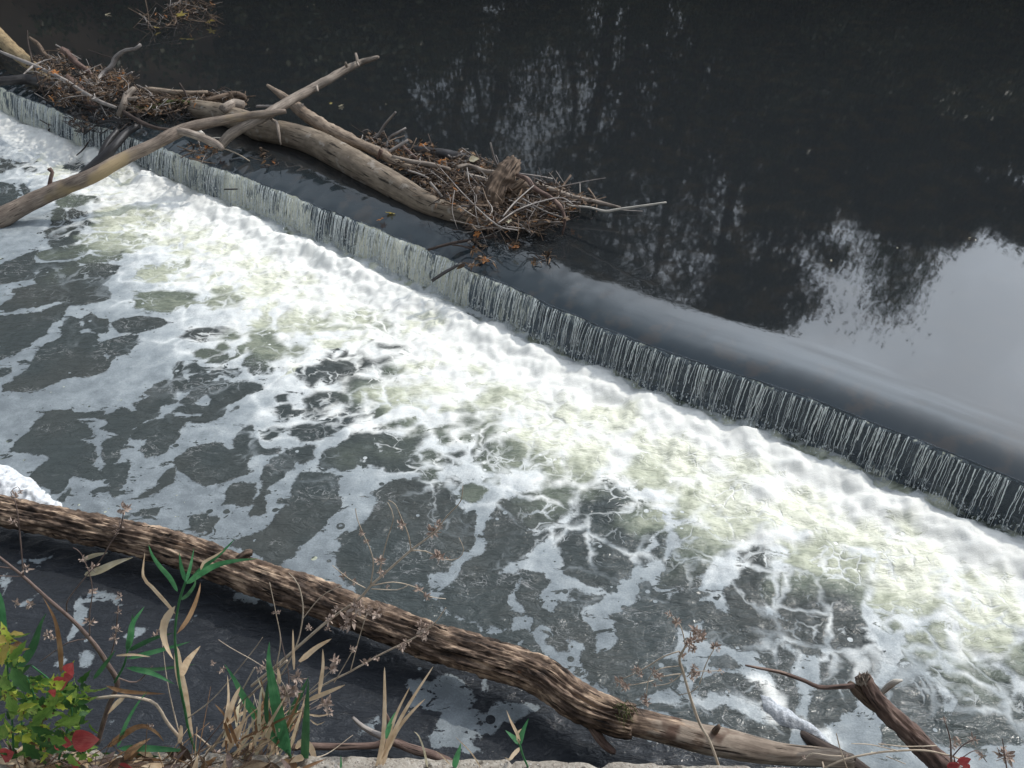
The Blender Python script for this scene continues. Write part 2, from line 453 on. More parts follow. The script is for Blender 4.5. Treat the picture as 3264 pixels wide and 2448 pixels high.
# fine connected web of foam threads, strongest near the boil
nc = t.n('TexNoise', {'Vector': p, 'Scale': 2.6, 'Detail': 4.0, 'Roughness': .6}).outputs['Color']
off = t.n('VectorMath', {0: nc, 1: (.5, .5, .5)}, operation='SUBTRACT').outputs[0]
pd = t.n('VectorMath', {0: off, 1: (.36, .36, .0), 2: p}, operation='MULTIPLY_ADD').outputs[0]
webs = None
for scl, wd_, lim in ((4.2, .12, (.42, .60)), (9.5, .12, (.47, .64)), (19.0, .13, (.55, .72))):
    e = t.n('TexVoronoi', {'Vector': pd, 'Scale': scl}, feature='DISTANCE_TO_EDGE').outputs['Distance']
    gate = t.mr(t.noise(p, scl * .42, 3, .5), *lim)
    w1 = t.math('MULTIPLY', t.mr(e, t.math('MULTIPLY', gate, wd_), 0.0), gate)
    webs = w1 if webs is None else t.math('MAXIMUM', webs, w1)
webs = t.math('MULTIPLY', webs, t.math('MULTIPLY', t.mr(Ka, .10, .50, .0, .85), t.mr(Aa, -.3, 0)))
cov = t.math('MAXIMUM', cov, webs)
# foam colour
speck = t.noise(p, 105, 5, .8); cloud = t.noise(p, 7, 6, .65, .3)
streak = t.noise(t.pos((1, 1, 1), rot=(0, 0, 0)), 24, 5, .6, 1.2)
kk = t.math('ADD', Ka, t.math('ADD', t.math('MULTIPLY_ADD', speck, .62, -.31), t.math('MULTIPLY_ADD', cloud, .8, -.40)), clamp=True)
foam = t.ramp(kk, [(0.0, (.165, .188, .203)), (.2, (.25, .28, .297)), (.42, (.36, .39, .403)), (.65, (.60, .62, .615)), (.95, (.83, .825, .78))])
# water colour
st2 = t.noise(t.pos((3, 8, 1)), 3.5, 6, .68, 1.0)
Ap = t.math('MAXIMUM', Aa, 0.0)
air = t.math('MULTIPLY', Ap, t.mr(t.math('ADD', t.math('MULTIPLY', st2, .65), t.math('MULTIPLY', mid, .4)), .30, .62, .70, 1.12), clamp=False)
tint = t.mix(t.mr(t.noise(p, 1.1, 3), .4, .65), (.050, .060, .060), (.058, .064, .061))
water = t.ramp(air, [(0.0, (.055, .064, .062)), (.35, (.14, .16, .125)), (.7, (.46, .475, .365)), (1.0, (.74, .74, .61))])
tint = t.mix(t.mr(Aa, -.15, -.7), tint, (.026, .029, .034))  # negative air: shade and reflection of the log painted into the water colour
water = t.mix(t.mr(air, 0, .25, 1, 0), water, tint)
film = t.math('MAXIMUM', t.mr(t.noise(p, 80, 4, .7), .5, .75, 0, .03), t.math('MULTIPLY', wisp, t.mr(Aa, -.6, .1, .05, .42)))
col = t.mix(cov, t.mix(film, water, (.5, .5, .5)), foam)
rough = t.fmix(cov, t.mr(Aa, 0, .6, .12, .35), .75)
rip = t.noise(t.pos((5, 13, 1), rot=(0, 0, .35)), 1.7, 5, .6, .8)
rip2 = t.noise(p, 42, 3, .5)
h = t.math('ADD', t.math('MULTIPLY', t.math('ADD', rip, t.math('MULTIPLY', rip2, .12)), t.fmix(cov, 1.0, .2)), t.math('MULTIPLY', cov, t.math('MULTIPLY_ADD', speck, .10, t.math('MULTIPLY_ADD', cloud, .20, .05))))
M['pool'] = t.done(t.bsdf(col=col, rough=rough, ior=1.33, spec=t.fmix(cov, .5, .2), nrm=t.bump(h, .55, .035)))

# falling sheet: clear dark water streaked with white
t = NT('falling_water')
uv = t.pos((1, 1, 1), 'UV')
d = t.attr('dense')
s1 = t.noise(t.pos((52, 3.2, 1), 'UV'), 1.0, 5, .6, .3)
s2 = t.noise(t.pos((120, 16, 1), 'UV'), 1.0, 4, .65, .6)
s3 = t.noise(t.pos((5, 2, 1), 'UV'), 1.0, 3, .5)
s4 = t.noise(t.pos((22, 6, 1), 'UV'), 1.0, 4, .6, .5)
f = t.math('ADD', t.math('ADD', t.math('MULTIPLY', s1, .6), t.math('MULTIPLY', s2, .5)), t.math('ADD', t.math('ADD', t.math('MULTIPLY_ADD', s3, .65, -.325), t.math('MULTIPLY_ADD', s4, .75, -.46)), t.math('MULTIPLY_ADD', d, .34, -.17)))
w = t.mr(f, .45, .68)
col = t.ramp(w, [(0, (.15, .18, .205)), (.42, (.32, .345, .32)), (1, (.86, .86, .74))])
a = t.mr(t.math('ADD', f, t.math('MULTIPLY', d, .25)), .40, .54, .6, 1)
M['fall'] = t.done(t.bsdf(col=col, rough=.16, ior=1.33, nrm=t.bump(t.math('ADD', s1, t.math('MULTIPLY', s2, .6)), 1, .02), alpha=a))
t = NT('water_strand'); p = t.pos()
k = t.noise(p, 60, 3)
sh = t.bsdf(col=t.ramp(k, [(.35, (.62, .66, .67)), (.65, (.93, .95, .93))]), rough=.12, ior=1.33, alpha=t.mr(k, .28, .5, .5, 1.0))
M['strand'] = t.done(t.n('MixShader', {0: .25, 1: sh, 2: t.n('BsdfTranslucent', {0: (.9, .93, .92)}).outputs[0]}).outputs[0])
t = NT('froth'); p = t.pos()
k = t.noise(p, 70, 5, .75)
M['froth'] = t.done(t.bsdf(col=t.ramp(k, [(.32, (.28, .31, .34)), (.55, (.55, .57, .60)), (.72, (.80, .81, .82))]), rough=.6, nrm=t.bump(k, .8, .01), spec=.3))
t = NT('foam_heap'); p = t.pos()
k = t.noise(p, 35, 5, .65)
M['heap'] = t.done(t.bsdf(col=t.ramp(k, [(.34, (.46, .48, .50)), (.55, (.68, .69, .70)), (.7, (.82, .82, .82))]), rough=.8, nrm=t.bump(k, .5, .008), spec=.2))
# ------------------------------------------------------------------ openings in the foam (outlines on the water): sheet, aeration (negative: painted shade below the log), outline
HOLES = '''
1 0|0,180 60,175 110,230 100,330 0,360
1 0|0,20 60,30 100,70 40,95 0,95
1 0|110,35 180,30 190,50 140,60
1 0|150,90 240,80 260,95 190,105
1 0|140,200 175,200 210,265 190,280 160,235
1 0|520,30 560,20 610,85 570,95 530,70
1 .05|370,360 410,350 440,400 480,440 555,480 560,520 540,570 470,620 400,650 340,600 325,560 350,480
1 0|470,390 510,360 600,400 610,420 520,430
1 .1|590,455 640,440 700,465 670,482 610,480
1 .8|680,400 760,370 900,350 1060,370 1100,400 1050,460 900,500 800,520 700,510 660,490 720,470 760,440 700,440
1 .2|390,310 480,280 560,260 640,300 600,340 480,350 420,340
1 .8|790,130 860,115 950,150 900,180 800,190
1 .6|560,560 700,545 860,550 1040,590 1000,640 850,650 640,660 560,600
1 .25|270,690 400,640 620,620 650,650 600,690 440,730 320,720
1 .2|530,735 620,705 850,705 830,720 600,755
1 .05|430,755 500,740 535,755 500,772 435,775
1 .4|670,680 780,665 930,670 800,692
1 0|0,770 60,730 270,660 230,720 250,750 410,755 420,780 260,800 230,850 120,880 0,900
1 .05|240,870 300,800 500,780 700,750 840,770 790,840 720,900 600,950 540,1000 480,1015 400,1010 250,1060 60,1085 20,1060 110,940 260,900
1 0|560,1000 640,940 720,910 770,960 750,1000 600,1045 400,1075 390,1055
1 0|0,1120 120,1110 280,1110 300,1090 400,1060 480,1070 450,1110 340,1200 240,1290 120,1390 0,1425
1 0|460,1160 500,1135 545,1150 545,1180 620,1195 570,1215 580,1240 680,1250 705,1310 680,1350 700,1410 720,1430 795,1430 770,1470 700,1510 620,1540 490,1550 400,1590 250,1640 180,1659 100,1645 30,1645 60,1600 220,1510 260,1480 245,1410 300,1350 360,1310 420,1260
1 0|590,1120 650,1110 720,1150 740,1240 690,1240 630,1190
1 0|775,1165 850,1140 1000,1140 1170,1145 1200,1165 1060,1220 970,1235 860,1225 780,1195
1 0|705,1350 740,1310 830,1265 970,1255 970,1290 900,1350 820,1410 740,1395
1 0|1280,1275 1340,1235 1480,1205 1470,1240 1410,1275 1290,1282
1 0|1490,1245 1530,1215 1520,1245
1 .4|1570,1275 1650,1240 1690,1265 1640,1280
1 .35|940,980 1040,960 1180,950 1330,970 1380,980 1300,1030 1210,1080 1080,1080 960,1060
1 .6|970,850 1010,790 1040,770 1110,790 1200,740 1300,760 1240,810 1130,830 1160,870 1040,880
1 .5|1470,1050 1480,1010 1560,965 1640,970 1700,1010 1640,1050 1540,1060
1 .85|1680,940 1760,900 1900,890 2000,900 1980,950 1860,1000 1780,990
1 .95|1690,880 1760,840 1900,800 2040,800 2000,850 1850,890
1 1|1430,650 1560,610 1680,600 1660,660 1500,680
1 .95|1670,760 1740,710 1880,700 1900,740 1760,790
1 .8|1300,660 1340,645 1360,670 1310,685
1 .8|1270,540 1320,520 1470,525 1400,560
1 .7|1800,1160 1830,1140 1870,1170 1830,1200
1 .8|1960,1170 2010,1110 2110,1080 2212,1150 2212,1220 2090,1220
1 .4|1780,1290 1800,1220 1880,1210 1960,1290 1980,1350 1960,1420 1900,1420 1800,1380 1760,1350
1 .4|2010,1390 2060,1350 2150,1370 2080,1400
1 .1|1700,1480 1750,1420 1800,1400 1870,1430 1895,1515 1780,1510
1 .1|1395,1410 1400,1370 1450,1355 1540,1385 1480,1405
1 .1|1480,1435 1580,1400 1590,1420 1540,1440
1 .3|1510,1340 1580,1320 1610,1345 1550,1365
1 0|1295,1500 1350,1455 1475,1490 1400,1522
2 0|1215,310 1240,260 1280,230 1270,280 1285,340 1310,370 1360,390 1340,415 1280,420 1230,380
2 0|1360,330 1430,310 1490,345 1440,380 1380,400 1360,370
2 0|1275,510 1290,470 1340,440 1370,400 1440,400 1450,440 1440,460 1360,490 1340,520
2 0|1440,390 1480,370 1610,360 1620,390 1650,380 1700,360 1800,358 1860,380 1800,430 1680,500 1560,555 1450,575 1230,585 1290,550 1380,530 1470,520 1520,480 1450,430
2 0|1490,340 1500,280 1550,270 1550,300 1520,350
2 0|1580,310 1600,295 1700,315 1650,330
2 0|1010,450 1080,390 1140,362 1220,380 1240,430 1220,470 1130,490 1230,495 1220,520 1130,545 1100,610 1020,640 980,580 980,520 1050,490
2 0|90,860 130,800 230,710 300,630 350,590 520,560 600,575 720,585 740,630 640,620 560,600 540,620 580,650 630,690 660,740 580,780 400,800 300,830 280,885 220,870 160,850
2 0|300,840 420,795 580,790 640,830 660,900 660,960 700,985 740,985 760,920 730,870 730,820 800,770 850,740 740,690 780,660 740,620 840,565 880,560 940,600 1000,610 1010,640 930,690 910,740 920,790 850,820 830,900 790,940 880,970 890,1010 870,1080 820,1120 770,1080 750,1050 600,1050 500,1020 470,1090 400,1150 340,1130 240,1060 310,980 390,890
2 0|930,710 1010,670 1080,640 1300,640 1480,570 1585,570 1560,610 1400,640 1310,660 1250,740 1170,800 1150,850 1080,890 1030,900 1020,850 1070,780 1070,750 980,750
2 0|1165,620 1190,605 1225,615 1210,640 1175,640
2 0|1240,945 1290,890 1370,830 1530,820 1600,850 1660,830 1650,790 1670,730 1740,685 1780,730 1800,770 1830,790 1860,840 1970,840 1960,880 1880,870 1780,890 1750,950 1750,1010 1620,1060 1450,1080 1330,1050 1270,1000
2 0|990,1170 1040,1130 1130,1110 1150,1050 1180,1010 1230,1000 1210,1080 1150,1120 1070,1150
2 0|700,1130 740,1115 890,1135 820,1170 790,1140
2 0|1580,1240 1620,1190 1600,1150 1650,1100 1790,1095 1815,1130 1770,1210 1700,1230 1630,1220
2 0|1760,1310 1760,1270 1800,1210 1850,1190 1870,1240 1840,1290
2 0|1865,1185 1880,1145 1920,1135 1920,1160
2 0|1370,1400 1365,1340 1390,1295 1440,1310 1540,1345 1480,1400 1400,1410
2 0|880,1310 980,1295 1080,1290 1060,1320 1000,1340
2 0|1890,740 1940,700 1995,700 1960,740 1900,765
2 0|410,1200 490,1130 500,1150 460,1190 440,1215
2 0|0,290 60,275 90,300 30,330 0,330
2 0|1850,1060 1860,980 1920,930 2010,880 2050,860 2060,910 2020,1000 1980,1070 1900,1115
2 0|2065,870 2090,835 2212,830 2190,900 2110,940
G 0|1690,10 1885,40 1885,200 1760,350 1640,470 1500,520 1320,410 1450,340 1570,250 1640,180 1660,80
3 0|260,940 330,905 480,900 560,880 650,840 720,850 730,875 600,920 500,960 420,1010 350,1000 290,970
3 .1|390,760 400,710 440,720 520,690 550,700 560,740 580,760 500,770 470,800 400,790
3 .1|585,690 600,672 660,690 680,745 600,740
3 0|400,825 520,815 480,838
3 0|510,480 530,430 550,390 550,440 620,480 660,510 620,540 560,530
3 0|470,490 490,490 530,550 615,565 600,578 530,570
3 0|390,550 430,535 465,565 440,615 410,580
3 0|170,700 250,685 240,730 180,735
3 0|185,780 260,765 260,850 230,860 200,820
3 .1|630,420 740,395 800,430 880,470 740,505 700,460 650,450
3 .1|910,455 980,430 970,455 930,465
3 .1|685,595 740,565 810,565 880,572 800,600 750,620 700,655
3 .5|732,690 780,640 880,605 870,640 840,670 870,700 850,740 780,735 750,710
3 .65|895,640 960,600 1060,605 1085,630 1040,680 960,700 910,680
3 .6|930,745 1000,720 1110,730 1000,755
3 .85|1100,660 1130,620 1240,590 1260,610 1180,680 1110,690
3 .9|1250,620 1400,615 1410,650 1340,665
3 .1|670,790 720,765 830,805 770,825 720,800
3 .3|910,520 980,490 1030,510 960,535
3 .1|910,330 1000,335 1060,350 960,350
3 .7|680,110 800,80 890,110 860,150 740,190 690,150
3 .4|910,210 930,160 980,190 960,225
3 .9|1070,480 1110,450 1240,470 1220,505 1100,495
3 1|1100,130 1250,120 1350,180 1200,200
3 .6|200,180 260,120 400,130 560,170 540,210 380,235 240,215
3 .1|460,1180 500,1110 600,1060 700,1010 800,970 880,990 950,950 1050,970 1190,985 1150,1060 1100,1120 1150,1160 1140,1190 990,1215 880,1190 790,1180 830,1140 770,1120 740,1190 660,1205 480,1205
3 .3|1000,880 1030,865 1035,890
3 .3|1095,855 1130,850 1120,880
3 .3|1310,930 1350,920 1360,980 1330,1000
3 .3|1145,950 1190,910 1180,960
3 .3|1480,870 1530,850 1560,870 1500,890
3 .4|1570,920 1640,840 1690,870 1610,920
3 .4|1490,970 1540,950 1560,980 1510,995
3 .2|1190,1110 1260,1090 1310,1110 1380,1110 1410,1130 1470,1180 1380,1190 1310,1180 1300,1130 1220,1130
3 .2|1410,1100 1470,1090 1480,1110 1430,1118
3 .3|1645,1090 1660,1045 1720,1030 1760,1120 1800,1200 1740,1215 1690,1200 1650,1150
3 .4|1760,1090 1800,1020 1850,1010 1920,1060 2000,1080 2110,1090 2090,1150 2000,1190 1900,1190 1810,1150
3 .75|1580,740 1700,650 1820,630 1900,650 1880,710 1760,750 1640,775
3 .7|1710,770 1830,760 1840,780 1750,790
3 .9|1900,970 1960,900 2060,860 2100,780 2212,740 2212,1040 2050,1060 1950,1000
3 .8|1560,520 1600,490 1660,500 1620,530
3 .15|1150,1270 1200,1245 1280,1255 1315,1290 1250,1305
4 0|405,370 470,320 620,300 720,305 790,330 870,325 840,400 780,470 830,490 840,430 900,370 960,285 1020,300 1010,350 960,380 1000,420 1000,460 1050,500 1060,560 1130,640 1110,720 1050,790 990,890 900,930 830,950 790,920 780,960 800,1020 800,1060 750,1090 870,1180 880,1270 960,1290 1130,1310 1250,1390 1400,1390 1500,1390 1440,1470 1300,1420 900,1320 500,1160 380,1110 300,1050 240,990 215,900 200,830 220,760 220,680 240,640 300,640 370,590 430,540 440,480 490,450 420,410
4 0|1060,520 1120,515 1130,600 1090,630 1060,600
4 .25|1070,345 1140,345 1200,380 1150,410 1110,430 1080,400
4 .2|1215,310 1260,285 1295,310 1260,325
4 0|890,1110 940,1080 960,1030 1010,1040 1080,1060 1250,1010 1290,1010 1340,945 1410,980 1400,1080 1370,1150 1390,1250 1380,1340 1290,1290 1200,1270 1080,1265 970,1230 920,1190
4 0|1010,1000 1080,930 1140,850 1190,780 1210,720 1290,740 1430,740 1500,690 1650,660 1610,720 1540,790 1450,840 1380,880 1310,920 1290,990 1150,1040 1030,1040
4 0|1220,680 1250,590 1290,560 1370,580 1430,590 1515,665 1450,735 1330,740 1240,720
4 .1|1270,560 1300,500 1350,450 1380,470 1400,430 1470,380 1560,375 1560,440 1600,520 1660,560 1740,550 1700,580 1600,610 1500,600 1400,550 1330,550
4 .25|1590,400 1640,340 1760,330 1850,370 1800,400 1760,430 1790,480 1760,520 1650,530 1600,470
4 .02|1730,650 1790,620 1840,600 1850,480 1900,430 2000,420 2120,440 2212,480 2212,960 2110,990 2000,1025 1900,1020 1770,950 1760,870 1740,760
4 .35|1890,420 1950,360 2010,345 2120,335 2230,400 2250,480 2110,460 2000,440
5 .02|480,700 590,670 660,740 700,800 640,830 560,880 560,950 800,990 830,1000 740,1080 770,1180 700,1260 660,1300 480,1360 380,1360 340,900
5 .6|560,880 640,830 740,840 880,870 920,920 860,970 700,980 580,960
4 0|1440,945 1590,940 1660,1000 1600,1080 1530,1130 1480,1190 1460,1140 1480,1060
4 0|1490,1220 1540,1150 1600,1180 1640,1230 1680,1260 1760,1160 1810,1145 1860,1180 1880,1290 1930,1310 1940,1370 1970,1430 1960,1500 2040,1500 2100,1520 2150,1460 2212,1400 2212,1659 1960,1659 1960,1580 1900,1530 1940,1520 1870,1450 1760,1400 1770,1460 1740,1490 1690,1440 1730,1380 1680,1330 1600,1310 1550,1350 1520,1300
4 0|1510,1400 1540,1410 1640,1510 1640,1560 1500,1500
7 0|990,0 1100,80 1170,120 1225,190 1220,270 1240,450 1240,620 1100,660 700,630 780,560 770,450 830,430 770,370 870,300 900,230 950,150
7 0|500,720 560,640 700,650 900,680 1020,700 1280,720 1300,800 1100,950 1000,1020 850,1100 720,1020 620,900 490,850 510,780 420,680
7 0|340,130 400,125 460,140 570,130 540,165 430,190
7 0|600,75 700,55 690,70 620,85
7 0|1250,120 1450,110 1560,120 1480,200 1500,250 1590,210 1590,270 1520,350 1450,400 1330,460 1270,330
7 0|1640,265 1780,390 1830,450 1840,540 1790,600 1600,480 1550,420 1600,320
7 0|1580,640 1700,660 1780,740 1660,760 1600,700
7 0|1730,90 1800,70 1850,140 1990,220 1960,250 2050,320 2060,480 1960,520 1840,420 1730,250
7 0|2080,330 2212,370 2212,560 2090,480
7 0|1480,900 1550,910 1650,910 1780,830 1900,920 1960,1050 1700,1000 1640,1050 1500,1000 1420,960
7 0|880,1110 1150,1110 1300,1060 1500,1160 1700,1210 1900,1230 2100,1260 2212,1300 2212,1450 1800,1330 1500,1270 1100,1150
5 .7|700,530 760,480 850,470 920,560 920,640 800,660 700,600 640,570
5 .5|290,560 280,470 340,460 400,540 420,590 330,640 260,600
5 .95|0,280 60,230 100,130 170,80 280,130 300,200 260,250 220,350 160,400 100,380 20,390
5 .9|300,360 420,330 500,380 480,480 420,540 340,450 280,460
5 1|490,180 560,110 700,110 740,200 640,280 520,250
5 .9|870,360 920,310 1100,360 1240,450 1200,540 1220,580 1150,610 1090,560 960,520 920,430
5 .7|1030,780 1060,710 1150,660 1210,690 1200,760 1140,800 1060,830
5 .4|1030,840 1060,810 1110,830 1100,880 1050,880
5 .85|1250,600 1400,590 1470,680 1460,780 1380,830 1290,770 1250,700
5 .75|1200,830 1290,810 1400,850 1480,890 1540,960 1500,1000 1350,990 1280,940 1220,880
5 .95|1740,810 1760,750 1850,700 2030,760 2100,850 2120,930 2080,990 1950,960 1800,920
5 .9|1360,490 1500,480 1640,520 1670,560 1560,600 1450,570
5 .45|1010,980 1100,960 1260,1000 1400,1050 1300,1120 1240,1180 1160,1110 1060,1050
5 .15|1000,1120 1080,1100 1160,1140 1220,1200 1160,1260 1130,1300 1010,1280 990,1200
5 .1|890,1260 920,1200 990,1210 960,1270 1080,1310 1170,1320 1170,1370 1070,1400 980,1370 900,1310
5 0|1380,1420 1430,1370 1480,1380 1590,1500 1640,1659 1490,1659 1400,1560
5 .1|1430,1340 1520,1290 1580,1160 1480,1130 1590,1120 1640,1280 1590,1360 1600,1490 1500,1440
5 .1|860,1050 920,1000 910,1070
5 0|790,1150 900,1100 880,1170
5 .8|940,660 980,670 990,710 950,710
6 0|390,900 440,860 560,850 700,800 950,840 1060,830 1080,960 1080,1080 960,1090 840,1080 720,1110 580,1050 450,960
6 .35|400,860 410,800 470,770 560,790 620,710 760,690 950,760 1060,800 1060,870 900,860 740,850 560,880 440,920
6 .65|560,650 640,540 800,500 960,580 1120,650 1080,720 1000,760 900,740 760,690 640,720
6 .55|1150,900 1200,860 1320,880 1480,930 1590,920 1560,980 1430,1000 1240,1000
6 .95|1220,650 1260,560 1500,500 1580,560 1600,640 1640,680 1560,780 1500,880 1330,870 1250,780
6 .9|1740,900 1780,760 1860,720 2040,740 2080,850 2140,1000 2100,1070 1900,1060 1790,1000
6 .95|490,260 560,170 700,160 820,240 900,300 890,400 820,430 640,390 520,330
6 .9|0,120 80,60 200,90 240,200 180,330 60,390 0,340
6 .3|2080,1300 2120,1260 2212,1220 2212,1450 2110,1390
6 .3|1260,1110 1310,1095 1345,1120 1300,1140
6 .5|1420,1200 1480,1170 1620,1110 1680,1180 1640,1280 1560,1290 1480,1240
6 .3|1360,1310 1400,1260 1500,1260 1580,1330 1560,1380 1480,1390
6 .5|1680,1310 1760,1260 1880,1310 1880,1370 1780,1410 1690,1380
6 .25|1540,1440 1620,1390 1700,1430 1820,1420 1910,1480 1880,1540 1800,1500 1820,1560 1740,1600 1640,1500
6 .15|1900,1450 2000,1400 2080,1460 2110,1580 2000,1659 1760,1659 1730,1610 1900,1540 1960,1500
6 .05|1310,1450 1380,1400 1440,1450 1560,1520 1640,1600 1660,1659 1800,1900 1240,1900 1250,1560
6 0|860,1350 960,1280 1060,1190 1120,1240 1130,1350 1110,1440 1060,1560 1060,1659 740,1800 720,1600 800,1500 780,1400 860,1380
6 0|720,1130 840,1110 960,1100 1080,1140 1060,1190 940,1220 820,1230 760,1200
6 0|410,1100 430,1040 560,1080 680,1140 740,1220 780,1300 640,1270 500,1200 420,1170
6 0|140,900 150,850 220,840 250,920 310,970 390,1040 400,1160 420,1220 560,1310 580,1350 340,1260 180,1240 210,1180 250,1190 260,1130 140,1030
6 .1|190,780 240,720 320,690 360,780 330,900 280,900 220,850
6 0|0,1080 60,980 140,1050 210,1130 190,1180 100,1190 0,1160
6 0|400,1330 430,1300 570,1370 580,1450 600,1520 600,1659 680,1800 560,1640 480,1430
6 .7|1820,1170 1900,1130 2090,1120 2060,1200 1960,1260 1890,1240
6 .95|960,400 1010,370 1160,400 1180,450 1040,450
6 .8|1340,380 1380,360 1420,400 1390,420
6 .05|1700,1900 1720,1700 1860,1690 2050,1690 2212,1600 2400,1900
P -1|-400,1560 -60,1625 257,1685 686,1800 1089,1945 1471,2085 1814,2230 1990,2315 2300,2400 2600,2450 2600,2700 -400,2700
'''
# lone foam rafts: sheet, whiteness, outline
RAFTS = '''
G .15|90,520 200,490 330,440 300,480 220,530 110,550
G .1|0,600 60,570 105,610 60,650 20,700 0,740
G .1|50,770 160,690 230,660 180,740 120,780
G .12|340,920 400,790 440,700 560,630 640,680 740,760 690,790 620,740 560,730 500,740 490,800 440,910 380,950
G .1|280,1100 300,1030 350,1000 380,1080 340,1130 280,1130
G .1|410,1050 480,980 530,1000 510,1090 420,1110
G .1|670,960 720,890 810,870 800,920 740,970 690,990
G .1|850,830 930,815 1000,840 1110,840 1060,880 940,860
G .1|150,1150 200,1110 220,1140 160,1180
G .1|590,1400 640,1375 690,1420 610,1430
G .1|1270,1500 1380,1480 1400,1560 1270,1560
G .15|1290,1040 1340,1005 1360,1015 1310,1050
G .12|718,1175 735,1172 752,1190 735,1208 718,1200
G .12|1835,1460 1860,1458 1868,1475 1845,1488
G .05|1280,660 1420,640 1560,700 1700,760 1560,770 1400,740 1290,720
Q .06|640,1190 760,1150 860,1170 920,1140 1060,1190 1080,1250 1020,1300 1140,1330 1200,1270 1260,1300 1480,1280 1480,1340 1300,1420 1080,1500 1150,1580 830,1580 780,1480 850,1350 700,1280
Q .06|410,1440 560,1330 570,1420 480,1500 410,1490
Q .08|920,1080 1080,1110 1180,1150 1140,1240 1090,1220 1100,1130
Q .1|560,970 620,960 600,985
4 .12|630,1075 680,1010 760,1000 810,1030 815,1100 760,1040 700,1050
4 .12|490,1155 560,1110 600,1100 570,1150 510,1170
4 .2|270,660 290,660 330,720 400,760 460,820 440,840 370,800 310,730
4 .2|1940,755 2100,745 2180,770 2060,775
4 .2|1790,655 1900,650 1960,640 1900,680 1810,680
7 .62|1140,1080 1240,1030 1310,1050 1260,1110 1180,1120
7 .62|1340,1050 1500,1010 1640,1060 1740,1040 1960,1060 2100,1060 2212,1150 2212,1260 2000,1200 1700,1200 1560,1190 1420,1100
W .95|760,560 880,560 960,640 1000,720 1100,790 1190,850 1250,960 1270,985 1180,900 1060,850 950,830 850,760 800,640
W .4|600,640 700,690 830,720 850,790 720,780 560,750
6 .3|650,1560 600,1500 590,1560 660,1620 740,1600 850,1560 800,1570 720,1590
'''
def outlines(txt):
    for ln in txt.strip().splitlines():
        h, pts = ln.split('|'); c, v = h.split()
        yield float(v), np.array([onz(c, *map(float, q.split(',')), 0.0)[:2] for q in pts.split()])

def sdist(P, V):
    """signed distance of points P (n,2) to polygon V, negative inside"""
    d = np.full(len(P), 1e9); ins = np.zeros(len(P), bool)
    for a, b in zip(V, np.roll(V, -1, 0)):
        e = b - a; w = P - a
        t = np.clip((w @ e) / (e @ e + 1e-12), 0, 1)
        d = np.minimum(d, np.hypot(*(w - t[:, None] * e).T))
        c = (a[1] <= P[:, 1]) != (b[1] <= P[:, 1])
        with np.errstate(divide='ignore', invalid='ignore'):
            xx = a[0] + (P[:, 1] - a[1]) / (b[1] - a[1]) * e[0]
        ins ^= c & (P[:, 0] < xx)
    return np.where(ins, -d, d)

STEP = .0145
gx, gy = np.arange(-6.6, 4.4, STEP), np.arange(1.0, 10.6, STEP)
X, Y = np.meshgrid(gx, gy)
S_, W_ = sw(X, Y)
FOOT = np.interp(S_, [-7.3, -6.5, -5.4, -4.4, -3, -.86, .6, 2, 3], [-.2, -.15, -.09, -.08, -.13, -.19, -.21, -.15, -.15]) + .028 * fbm(S_ * 2.1, 3.1, 0, 4)                    # ragged line where the sheet lands
keep = W_ < .12
px, py = X.ravel(), Y.ravel()
# ragged edges: shift the lookup a little
wx = px + .045 * pn(px * 5, py * 5, 1.0) + .018 * fbm(px * 17, py * 17, 2.0, 2)
wy = py + .045 * pn(px * 5, py * 5, 7.0) + .018 * fbm(px * 17, py * 17, 8.0, 2)
P2 = np.stack([wx, wy], -1)
CLAMP = .16
F = np.full(len(P2), CLAMP); A = np.zeros(len(P2))
def near(V, m): return np.where((wx > V[:, 0].min() - m) & (wx < V[:, 0].max() + m) & (wy > V[:, 1].min() - m) & (wy < V[:, 1].max() + m))[0]
AW = np.full(len(P2), 1e-6); AS = np.zeros(len(P2))
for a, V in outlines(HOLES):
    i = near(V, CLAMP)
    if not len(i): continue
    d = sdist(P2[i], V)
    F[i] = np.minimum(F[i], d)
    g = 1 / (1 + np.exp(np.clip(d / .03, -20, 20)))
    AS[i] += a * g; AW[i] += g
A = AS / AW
D = np.maximum(0, FOOT - W_).ravel()                              # distance downstream of the landing line
s_ = S_.ravel()
# whiteness falls off with distance from the boil; broad lobes
sx = [-7, -5.4, -3.3, -2, -.33, .4, 1.3, 2.3, 2.8, 3.3]
d75 = np.interp(s_, sx, [.4, .6, .85, 1.15, 1.38, 1.2, .98, .65, .6, .55]); d25 = np.interp(s_, sx, [.8, 1.1, 1.65, 1.85, 1.9, 1.72, 1.5, 1.45, 1.5, 1.45])
DD = D + .16 * fbm(px * 1.5, py * 1.5, 3.0, 4)
K = np.where(DD < d75, 1 - .28 * sst(.3, 1, DD / d75), np.where(DD < d25, .72 - .5 * (DD - d75) / (d25 - d75), .22 - .15 * sst(0, .7, DD - d25)))
K = np.clip(K, .04, 1)
# meandering white veins in the thinner film
vein = 1 - np.abs(fbm(px * 1.9 + .5 * pn(px * 3, py * 3, 4.), py * 1.9, 5.0, 3)) * 2.2
K = np.clip(K + .25 * np.clip(vein, 0, 1) ** 3 * sst(.05, .35, K), 0, 1)
for v, V in outlines(RAFTS):
    i = near(V, CLAMP)
    if not len(i): continue
    d = sdist(P2[i], V)
    F[i] = np.maximum(F[i], -d)
    g = 1 / (1 + np.exp(np.clip(d / .012, -20, 20)))
    K[i] = K[i] * (1 - g) + v * g
